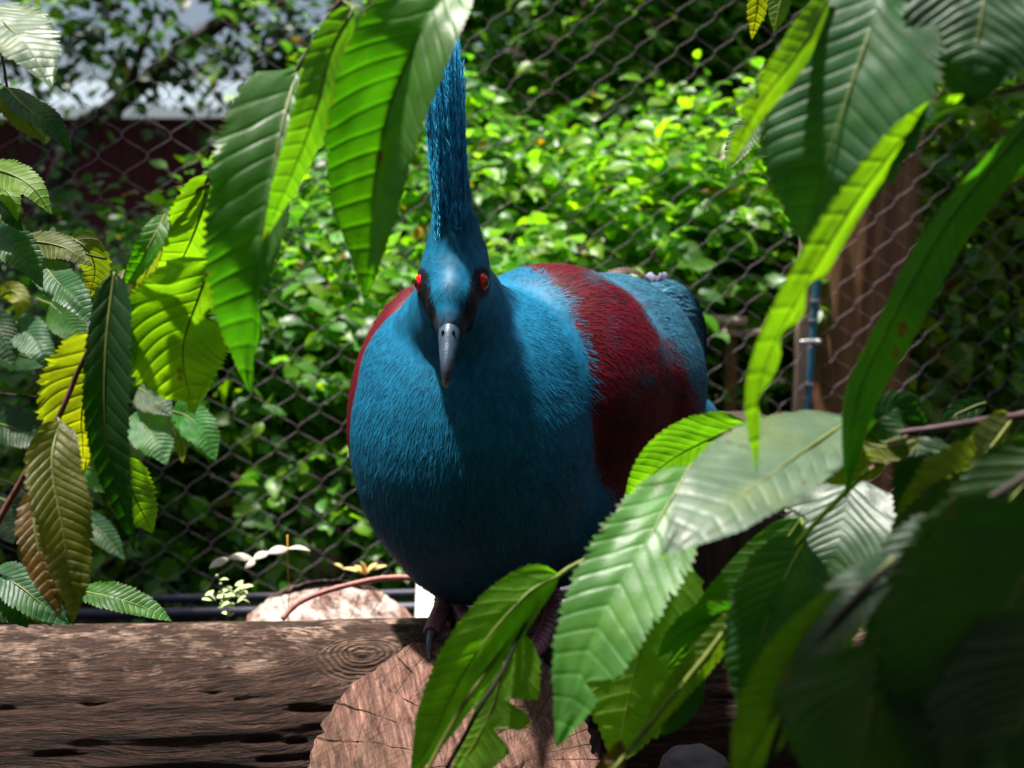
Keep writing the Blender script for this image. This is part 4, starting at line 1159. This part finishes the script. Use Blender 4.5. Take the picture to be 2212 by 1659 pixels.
leaf(b, [(246, 590, .70), (228, 760, .69), (232, 960, .69), (292, 1192, .70)], 150, GD, roll=(-22, -34), fold=.42, pleat=1.4, asym=(.55, 1.1), stalk=(262, 620, .72), seed=23)
leaf(b, [(232, 718, .73), (205, 800, .74), (176, 890, .745), (182, 1020, .76)], 165, YO, roll=(8, 0), fold=.10, under=True, asym=(1.15, .7), stalk=(226, 695, .72), seed=24, veins=11)
leaf(b, [(128, 908, .72), (112, 1010, .70), (140, 1170, .69), (160, 1350, .69)], 128, OL, roll=(12, 20), fold=.32, pleat=2.2, wave=.12, mat=LEAF_DRY, stalk=(125, 903, .73), seed=25, veins=20)
leaf(b, [(78, 1058, .72), (74, 1130, .705), (92, 1220, .70), (132, 1335, .70)], 78, BR, roll=(-10, 10), fold=.25, pleat=2.6, wave=.1, mat=LEAF_DRY, stalk=(62, 1012, .74), seed=26, veins=14)
leaf(b, [(266, 985, .73), (282, 1050, .735), (304, 1100, .74), (331, 1152, .75)], 92, GY, roll=(0, 10), fold=.1, under=True, pleat=.9, stalk=(240, 940, .70), seed=27, veins=9)
leaf(b, [(268, 585, .71), (252, 640, .70), (240, 700, .70), (252, 760, .70)], 74, OL, roll=(20, 0), fold=.2, under=True, seed=28, veins=8)
leaf(b, [(358, 462, .71), (328, 520, .70), (298, 575, .70), (268, 622, .70)], 56, G1, roll=(-25, -10), fold=.25, seed=29, veins=9)
leaf(b, [(350, 470, .71), (335, 540, .71), (312, 600, .72), (290, 668, .72)], 44, OL, roll=(40, 30), under=True, seed=30, veins=8)
leaf(b, [(300, 640, .72), (288, 700, .715), (262, 800, .70), (252, 900, .70)], 60, G1, roll=(50, 40), fold=.3, seed=31, veins=10)
# C: small-leaved branch behind on the left
b = branch('shaded branch with ribbed green leaves at the left edge, above the yellow leaves', [(-150, 470, .98), (-20, 500, .97), (90, 530, .96), (170, 545, .96), (230, 560, .96)], .0024, .0010, M_TWIG_DRK)
leaf(b, [(88, 560, .96), (120, 605, .93), (160, 640, .91), (206, 705, .90)], 80, GB, roll=(10, 0), fold=.08, pleat=1.7, stalk=(80, 530, .96), seed=41, veins=17)
leaf(b, [(-40, 505, .95), (10, 520, .92), (55, 555, .91), (92, 622, .91)], 92, GB, roll=(14, 4), fold=.08, pleat=1.5, seed=42, veins=15)
leaf(b, [(40, 520, .96), (100, 525, .95), (150, 540, .94), (200, 575, .94)], 70, OL, roll=(30, 30), under=True, seed=43, veins=12)
leaf(b, [(150, 512, .96), (185, 535, .96), (205, 580, .97), (195, 640, .98)], 70, OL, roll=(0, -20), under=True, wave=.1, bite=((.4, -1, .08),), seed=44, veins=10)
leaf(b, [(-40, 360, .90), (20, 375, .88), (70, 405, .87), (112, 462, .87)], 74, GY, roll=(30, 20), under=True, seed=45, veins=12)
leaf(b, [(-50, 390, .92), (0, 400, .91), (25, 430, .90), (38, 478, .90)], 50, GY, roll=(10, 0), under=True, seed=46, veins=9)
leaf(b, [(-50, 420, .93), (-10, 440, .92), (20, 465, .91), (50, 500, .91)], 60, GD, roll=(10, 0), seed=47, veins=9)
# D: top-left branch
b = branch('branch with one broad pale shining leaf in the upper left corner', [(-200, -40, .80), (-60, 5, .80), (-10, 60, .80), (15, 190, .80)], .0022, .0010, M_TWIG_DRK)
leaf(b, [(-30, 12, .80), (20, 60, .765), (62, 105, .745), (112, 190, .735)], 150, (.10, .17, .10), mat=LEAF_GLOSS, roll=('sun', 1.0), fold=.04, pleat=.9, seed=51, veins=14)
leaf(b, [(12, 188, .80), (60, 235, .79), (110, 270, .79), (156, 335, .80)], 82, GD, roll=(48, 42), fold=.15, seed=52, veins=12)
leaf(b, [(-5, 195, .80), (30, 230, .80), (65, 270, .80), (98, 305, .80)], 66, OL, roll=(30, 30), under=True, seed=53, veins=10)
leaf(b, [(-40, 170, .82), (0, 205, .82), (35, 215, .81), (100, 222, .81)], 50, GM, roll=(20, 20), seed=54, veins=10)
# E: lower left branch: pale ribbed leaves behind the yellow ones
b = branch('branch with pale ribbed leaves hanging behind the withered brown leaf', [(-180, 820, 1.420), (0, 850, 1.410), (150, 862, 1.410), (300, 870, 1.410), (375, 892, 1.400)], .0022, .0009, M_TWIG_DRK)
leaf(b, [(282, 900, 1.410), (310, 918, 1.390), (335, 950, 1.370), (361, 1004, 1.360)], 96, (.07, .18, .075), roll=(8, 0), fold=.06, pleat=1.8, seed=61, veins=15)
leaf(b, [(372, 888, 1.410), (405, 900, 1.390), (440, 935, 1.375), (466, 995, 1.370)], 78, (.05, .19, .05), roll=(-6, 0), fold=.06, pleat=1.7, seed=62, veins=15)
leaf(b, [(300, 838, 1.420), (318, 850, 1.400), (345, 870, 1.380), (372, 900, 1.370)], 74, (.12, .17, .13), roll=(0, 0), fold=.05, pleat=1.6, seed=63, veins=12)
leaf(b, [(368, 895, 1.410), (378, 920, 1.410), (392, 955, 1.410), (395, 1000, 1.420)], 36, OL, roll=(30, 30), under=True, seed=64, veins=8)
leaf(b, [(30, 690, 1.380), (62, 720, 1.360), (90, 760, 1.340), (108, 800, 1.340)], 80, GB, roll=(0, 0), pleat=1.6, seed=65, veins=13)
leaf(b, [(0, 640, 1.380), (25, 628, 1.370), (45, 650, 1.360), (38, 690, 1.360)], 46, YO, roll=(10, 0), under=True, seed=66, veins=8)
for k in range(16):
    x = random.uniform(-60, 190); y = random.uniform(650, 1180); a = random.uniform(-.2, 1.0); l = random.uniform(80, 130); d0 = random.uniform(1.36, 1.56)
    leaf(b, [(x, y, d0), (x + l * .5 * math.cos(a), y + l * .45 * math.sin(a) + 10, d0 - .02), (x + l * math.cos(a), y + l * math.sin(a) + 35, d0 - .03)], random.uniform(52, 84),
         random.choice((GD, GM, GB, GD, (.06, .11, .08))), roll=(random.uniform(-25, 25), random.uniform(-20, 20)), pleat=1.5, nu=60, nv=11, seed=600 + k, stalk=(x - 30, y - 12, d0 + .02), veins=13)
# F: low leaves lying over the left log
b = branch('low spray of dark ribbed leaves resting behind the left end of the long log', [(-160, 1190, .98), (-40, 1225, .99), (60, 1262, 1.0), (175, 1275, 1.02)], .0020, .0010, M_TWIG_DRK)
leaf(b, [(-20, 1232, 1.0), (40, 1265, .985), (85, 1300, .98), (150, 1350, .985)], 92, GB, roll=(18, 10), pleat=1.3, seed=71)
leaf(b, [(172, 1276, 1.02), (240, 1290, 1.01), (310, 1312, 1.01), (372, 1343, 1.01)], 70, GM, roll=(30, 30), fold=.2, pleat=1.2, seed=72)
leaf(b, [(40, 1265, 1.0), (60, 1290, .99), (90, 1320, .985), (112, 1352, .985)], 72, (.05, .15, .02), roll=(0, 0), pleat=1.5, seed=73)
leaf(b, [(-40, 1275, 1.0), (0, 1290, .985), (35, 1320, .98), (60, 1355, .98)], 90, GD, roll=(0, 0), pleat=1.2, seed=74)
# G: top right
b = branch('high right branch carrying the broadest dull green ribbed leaf', [(2330, -180, .55), (2150, -130, .55), (1960, -90, .56), (1820, -40, .57), (1795, -10, .57)], .0026, .0013, M_TWIG_PUR)
leaf(b, [(1925, -80, .555), (1860, 120, .535), (1790, 330, .53), (1738, 532, .545)], 345, (.034, .120, .044), roll=('sun', .25), fold=.07, pleat=1.0, asym=(.98, 1.0), stalk=(1945, -95, .56), veins=15, seed=81, peak=.50)
leaf(b, [(1795, -12, .545), (1720, 115, .525), (1632, 235, .515), (1568, 372, .52)], 104, GY, roll=(50, 46, 42), fold=.08, pleat=.3, under=True, bite=((.68, -1, .03), (.8, -1, .03)), seed=82)
leaf(b, [(2140, -140, .55), (2128, -20, .53), (2110, 100, .525), (2095, 232, .53)], 330, (.022, .075, .034), roll=(4, 0), fold=.08, pleat=.9, seed=83, peak=.45)
leaf(b, [(1648, -70, .75), (1640, -20, .755), (1634, 30, .76), (1624, 86, .765)], 46, YO, roll=(10, 10), under=True, seed=84, veins=8, stalk=(1720, -90, .70))
leaf(b, [(1700, -50, .76), (1690, -10, .76), (1680, 30, .76), (1672, 70, .76)], 50, GY, roll=(30, 10), under=True, seed=85, veins=8, stalk=(1730, -80, .70))
leaf(b, [(2040, -120, .62), (1960, -60, .63), (1900, -40, .63), (1820, -25, .63)], 120, GM, roll=(20, 0), seed=86)
# H: right blades
b = branch('right branch with long narrow arching leaves hanging across the brown post', [(2400, 150, .54), (2280, 182, .54), (2215, 185, .54), (2150, 204, .54)], .0022, .0012, M_TWIG_RED)
leaf(b, [(2148, 206, .54), (2010, 246, .525), (1880, 385, .51), (1740, 610, .50), (1640, 830, .505), (1634, 1024, .515)], 108, YY, roll=(46, 50, 48, 42), fold=.10, under=True, bite=((.72, 1, .03), (.62, 1, .03), (.86, 1, .03)), seed=91, peak=.52, pleat=.15)
leaf(b, [(2290, 190, .53), (2170, 330, .535), (2030, 500, .545), (1915, 720, .55), (1848, 870, .555), (1828, 1078, .56)], 150, (.030, .115, .012), roll=(44, 52, 50, 40), fold=.26, seed=92, peak=.46, pleat=.6)
leaf(b, [(2290, 200, .60), (2250, 300, .60), (2180, 360, .605), (2110, 420, .61)], 90, GD, roll=(30, 30), seed=93)
b = branch('small twig end with two little shining leaves near the broad right leaf', [(1800, 235, .98), (1720, 250, .98), (1645, 262, .98)], .0013, .0007, M_TWIG_RED)
leaf(b, [(1640, 262, .98), (1612, 288, .965), (1590, 325, .955), (1572, 368, .95)], 62, (.12, .20, .10), roll=(-5, -5), pleat=.8, seed=94, veins=10)
leaf(b, [(1652, 263, .98), (1668, 290, .97), (1680, 320, .965), (1694, 356, .96)], 50, G1, roll=(0, 10), pleat=.9, seed=95, veins=10)
# I: right middle branch (purple stem) with the pale leaf
b = branch('purple-stemmed branch bearing the pale whitish leaf below the brown post', [(2380, 862, .62), (2215, 895, .615), (2080, 916, .61), (1960, 934, .61), (1900, 940, .61), (1838, 930, .61)], .0034, .0016, M_TWIG_PUR)
twig(b, [(1962, 938, .61), (1915, 985, .605), (1868, 1024, .60), (1842, 1036, .60)], .0016, .0010, M_TWIG_RED)
leaf(b, [(1836, 906, .615), (1720, 985, .575), (1580, 1088, .535), (1428, 1206, .51)], 205, (.12, .20, .12), mat=LEAF_GLOSS, roll=('sun', 1.0), fold=.06, pleat=.5, asym=(1.2, .8), stalk=(1842, 930, .61), veins=14, seed=101, peak=.42)  # base colour raised towards white: sheen painted into this leaf
leaf(b, [(1842, 1034, .66), (1826, 1110, .645), (1805, 1200, .635), (1772, 1312, .64)], 240, (.050, .110, .066), mat=LEAF_GLOSS, roll=('sun', .7), fold=.09, pleat=.65, asym=(.98, 1.0), veins=14, seed=102, peak=.40)
leaf(b, [(1612, 914, .66), (1540, 945, .67), (1440, 1000, .68), (1346, 1086, .69)], 140, (.085, .215, .008), roll=(30, 30), fold=.06, under=True, pleat=.5, seed=103, stalk=(1700, 905, .64))
leaf(b, [(1868, 945, .61), (1905, 905, .60), (1950, 882, .60), (2002, 915, .60)], 90, GD, roll=(0, 0), fold=.16, seed=104, veins=10)
leaf(b, [(1850, 940, .61), (1880, 960, .605), (1930, 965, .60), (1990, 950, .60)], 70, OL, roll=(30, 20), under=True, seed=105, veins=9)
leaf(b, [(1905, 990, .60), (1880, 1005, .605), (1850, 1012, .61), (1790, 1045, .61)], 70, OL, roll=(30, 20), under=True, seed=106, veins=9)
leaf(b, [(1970, 940, .61), (2000, 1020, .60), (1990, 1100, .60), (1955, 1190, .60)], 140, GD, roll=(10, 0), seed=107)
leaf(b, [(2190, 900, .615), (2120, 985, .59), (2020, 1050, .575), (1905, 1240, .57)], 130, OL, roll=(50, 44), fold=.2, under=True, seed=108)
leaf(b, [(2130, 870, .65), (2100, 880, .65), (2060, 905, .65), (2108, 950, .65)], 50, GD, roll=(0, 0), seed=109, veins=8)
# J: the branch crossing in front of the logs
b = branch('branch with eaten bright leaves hanging in front of the breast and feet of the bird', [(1560, 960, .66), (1500, 1010, .655), (1400, 1110, .65), (1300, 1190, .65), (1212, 1238, .65), (1130, 1330, .64), (1055, 1440, .63), (990, 1540, .62), (930, 1650, .61), (900, 1720, .61)], .0018, .0012, M_TWIG_GRN)
leaf(b, [(1492, 1004, .64), (1420, 1130, .61), (1300, 1340, .585), (1202, 1614, .575)], 218, (.060, .20, .030), mat=LEAF_GLOSS, roll=('sun', .6), fold=.12, pleat=.65, asym=(.88, 1.0), bite=((.80, 1, .025),), stalk=(1505, 1000, .655), veins=14, seed=111, peak=.42)
leaf(b, [(1208, 1242, .645), (1130, 1290, .635), (1010, 1440, .625), (886, 1690, .62)], 168, (.080, .225, .006), roll=(20, 26, 20), fold=.06, under=True, pleat=.5, asym=(.88, .8), seed=112, peak=.42, stalk=(1214, 1236, .65))
leaf(b, [(1110, 1352, .64), (1085, 1450, .64), (1050, 1560, .64), (965, 1700, .64)], 150, (.085, .21, .006), roll=(-10, -6), fold=.05, under=True, pleat=.5, bite=((.42, 1, .03), (.58, 1, .04)), asym=(.5, 1.2), seed=113)
leaf(b, [(1440, 1180, .655), (1415, 1300, .655), (1370, 1460, .66), (1330, 1650, .67)], 262, (.085, .205, .008), roll=(4, -4), fold=.05, under=True, pleat=.8, asym=(.9, 1.05), seed=114, veins=12, stalk=(1400, 1110, .65), peak=.46)
leaf(b, [(1415, 1205, .70), (1470, 1260, .70), (1495, 1310, .70), (1500, 1370, .705)], 60, (.03, .12, .012), roll=(35, 35), seed=115)
twig(b, [(1160, 1290, .642), (1090, 1440, .63), (1035, 1530, .625), (965, 1660, .62)], .0012, .0014, M_TWIG_DRK)
# K: lower right
b = branch('yellowish twig with dark green leaves drooping at the lower right over the log', [(1880, 1010, .60), (1760, 1130, .60), (1690, 1210, .595), (1615, 1300, .59), (1520, 1420, .585), (1400, 1570, .58), (1310, 1680, .575)], .0016, .0012, M_TWIG_GRN)
leaf(b, [(1730, 1120, .64), (1668, 1205, .64), (1575, 1310, .64), (1440, 1445, .65)], 128, (.022, .085, .008), roll=(20, 24), fold=.08, under=True, pleat=.4, seed=121, stalk=(1740, 1150, .60))
leaf(b, [(1738, 1168, .60), (1690, 1260, .58), (1640, 1390, .575), (1598, 1540, .58)], 205, (.025, .085, .030), roll=(6, -4), fold=.10, pleat=1.0, asym=(.85, 1.0), seed=122, stalk=(1735, 1150, .60))
leaf(b, [(1612, 1305, .59), (1540, 1400, .588), (1450, 1510, .586), (1372, 1620, .585)], 74, (.10, .15, .008), roll=(34, 30), fold=.2, under=True, seed=123, mat=LEAF_DRY)
leaf(b, [(1600, 1310, .60), (1540, 1330, .60), (1480, 1360, .60), (1420, 1420, .605)], 70, (.03, .10, .02), roll=(30, 10), pleat=1.6, seed=124)
leaf(b, [(1500, 1440, .60), (1490, 1480, .60), (1470, 1520, .60), (1430, 1590, .605)], 74, GD, roll=(0, 0), pleat=1.5, seed=125)
leaf(b, [(1340, 1600, .58), (1330, 1640, .58), (1300, 1680, .58), (1240, 1740, .58)], 50, BR, roll=(0, 0), wave=.15, mat=LEAF_DRY, seed=126, veins=8)
# L: dark corner branch, close to the lens
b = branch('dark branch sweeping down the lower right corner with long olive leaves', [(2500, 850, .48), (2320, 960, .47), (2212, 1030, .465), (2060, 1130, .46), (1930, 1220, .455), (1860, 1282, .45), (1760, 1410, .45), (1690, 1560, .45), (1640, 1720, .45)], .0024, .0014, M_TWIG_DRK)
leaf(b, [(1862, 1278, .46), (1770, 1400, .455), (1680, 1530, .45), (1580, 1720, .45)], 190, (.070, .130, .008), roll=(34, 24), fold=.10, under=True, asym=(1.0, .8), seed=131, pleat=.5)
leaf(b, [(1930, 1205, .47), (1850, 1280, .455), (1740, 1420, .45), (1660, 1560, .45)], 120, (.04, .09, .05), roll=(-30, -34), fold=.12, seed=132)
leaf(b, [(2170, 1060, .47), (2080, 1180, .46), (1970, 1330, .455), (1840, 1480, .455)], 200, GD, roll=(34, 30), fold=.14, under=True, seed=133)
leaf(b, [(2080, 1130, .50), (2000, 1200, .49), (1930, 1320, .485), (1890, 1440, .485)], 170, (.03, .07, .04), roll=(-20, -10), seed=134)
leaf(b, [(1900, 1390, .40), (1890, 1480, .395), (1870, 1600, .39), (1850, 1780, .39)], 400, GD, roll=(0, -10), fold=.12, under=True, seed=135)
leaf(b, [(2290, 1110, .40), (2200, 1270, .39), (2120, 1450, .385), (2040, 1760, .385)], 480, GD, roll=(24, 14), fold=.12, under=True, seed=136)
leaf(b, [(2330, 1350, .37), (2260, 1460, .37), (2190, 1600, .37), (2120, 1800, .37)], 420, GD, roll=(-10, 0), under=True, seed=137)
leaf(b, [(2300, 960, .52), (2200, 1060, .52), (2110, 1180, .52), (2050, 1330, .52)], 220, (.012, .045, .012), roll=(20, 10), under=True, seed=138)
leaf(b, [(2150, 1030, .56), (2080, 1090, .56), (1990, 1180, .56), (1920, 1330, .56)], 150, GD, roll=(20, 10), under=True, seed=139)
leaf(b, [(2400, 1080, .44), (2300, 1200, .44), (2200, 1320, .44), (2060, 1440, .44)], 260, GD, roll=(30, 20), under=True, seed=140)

# ------------------------------------------------------------------ reddish twig over the back log, weeds, dry sprigs
b = thing('bent_twig', 'thin reddish twig arching over the sunlit-pale log end behind the bird', 'twig', P(610, 1338, 1.27))
tw = catmull([P(610, 1338, 1.27), P(640, 1306, 1.28), P(690, 1282, 1.285), P(760, 1262, 1.29), P(830, 1249, 1.29), P(905, 1249, 1.29), P(1010, 1262, 1.30)], 60)
v, f = tube(tw, np.linspace(.0030, .0040, 60) * (1 + .18 * (np.arange(60) % 14 == 5)), 10)
part('stem', v, f, simple('bent_twig_bark', (.30, .11, .09), .5, .4, .4, 150), b)

def sprig(name, label, cat, stem_pts, leaves, lmat, smat, r=.0011):
    th = thing(name, label, cat, P(*stem_pts[0]))
    root = P(*stem_pts[0]); root = np.array([root[0], root[1], .03]); th.location = tuple(root); WO[th] = root
    v, f = tube(catmull([root] + [P(*q) for q in stem_pts], 20), np.linspace(r, r * .5, 20), 7); part('stem', v, f, smat, th)
    for (x0, y0, x1, y1, d, w) in leaves:
        a, e = P(x0, y0, d), P(x1, y1, d - .012)
        T = unit(e - a); N = unit(np.array([random.uniform(-.2, .2), -.45, .85])); S_, T_, N_ = frames(T[None], N[None])
        Ln = np.linalg.norm(e - a); n, m = 10, 7
        t = np.linspace(0, 1, n)[:, None]; vv_ = np.linspace(-1, 1, m)[None]
        hw = w * d / FPX / 2 * np.sin(np.pi * np.clip(t, .02, .985) ** .8) ** .8
        pos = a + (t * Ln)[..., None] * T_[0] + (hw * vv_)[..., None] * S_[0] + (.15 * Ln * np.sin(t * 3.1) - .3 * hw * vv_ ** 2)[..., None] * N_[0]
        part('leaf', pos.reshape(-1, 3), grid_faces(n, m), lmat, th)
    return th
sprig('dry_sprig', 'dead orange stem with pale dry leaves glowing against the dark shrubs', 'sprig', [(622, 1345, 1.42), (625, 1290, 1.42), (622, 1230, 1.42), (621, 1155, 1.42)],
      [(622, 1184, 576, 1196, 1.42, 24), (580, 1192, 545, 1210, 1.42, 22), (548, 1206, 530, 1228, 1.42, 22), (545, 1205, 490, 1206, 1.42, 26), (492, 1206, 452, 1228, 1.42, 24), (622, 1184, 670, 1190, 1.42, 14)], M_PALE_PETAL, M_ORANGE)
sprig('orange_flower', 'orange and white petals of a flower just behind the sunlit-pale log end', 'flower', [(790, 1300, 1.62), (792, 1262, 1.62), (790, 1238, 1.62)],
      [(790, 1240, 765, 1222, 1.62, 16), (790, 1240, 778, 1212, 1.62, 15), (790, 1240, 816, 1216, 1.62, 14), (790, 1240, 836, 1222, 1.62, 12), (788, 1240, 740, 1228, 1.62, 12), (745, 1230, 722, 1218, 1.62, 12)], simple('pale_orange_petal', (.80, .58, .22), .5, .3, .25, 40), M_ORANGE)
M_WEED = simple('weed_leaf', (.40, .50, .22), .5, .4, .35, 80)
wl = []
for k in range(26):
    a = random.uniform(0, 6.28); x, y = 482 + random.gauss(0, 22), 1296 + random.gauss(0, 16)
    wl.append((x, y, x + 20 * math.cos(a), y + 12 * math.sin(a) - 4, 1.30 + random.uniform(-.03, .03), random.uniform(14, 24)))
for k in range(7):
    wl.append((470 + 4 * k, 1245 + 9 * k, 480 + 4 * k + (10 if k % 2 else -12), 1243 + 9 * k, 1.32, 8))
wl += [(505, 1290, 530, 1262, 1.30, 16), (520, 1272, 548, 1266, 1.30, 14), (508, 1286, 524, 1290, 1.30, 12)]
sprig('weed', 'small pale green weed growing behind the long log beside the pipes', 'weed', [(490, 1345, 1.32), (492, 1300, 1.32), (480, 1265, 1.32), (468, 1240, 1.32)], wl, M_WEED, M_TWIG_GRN)
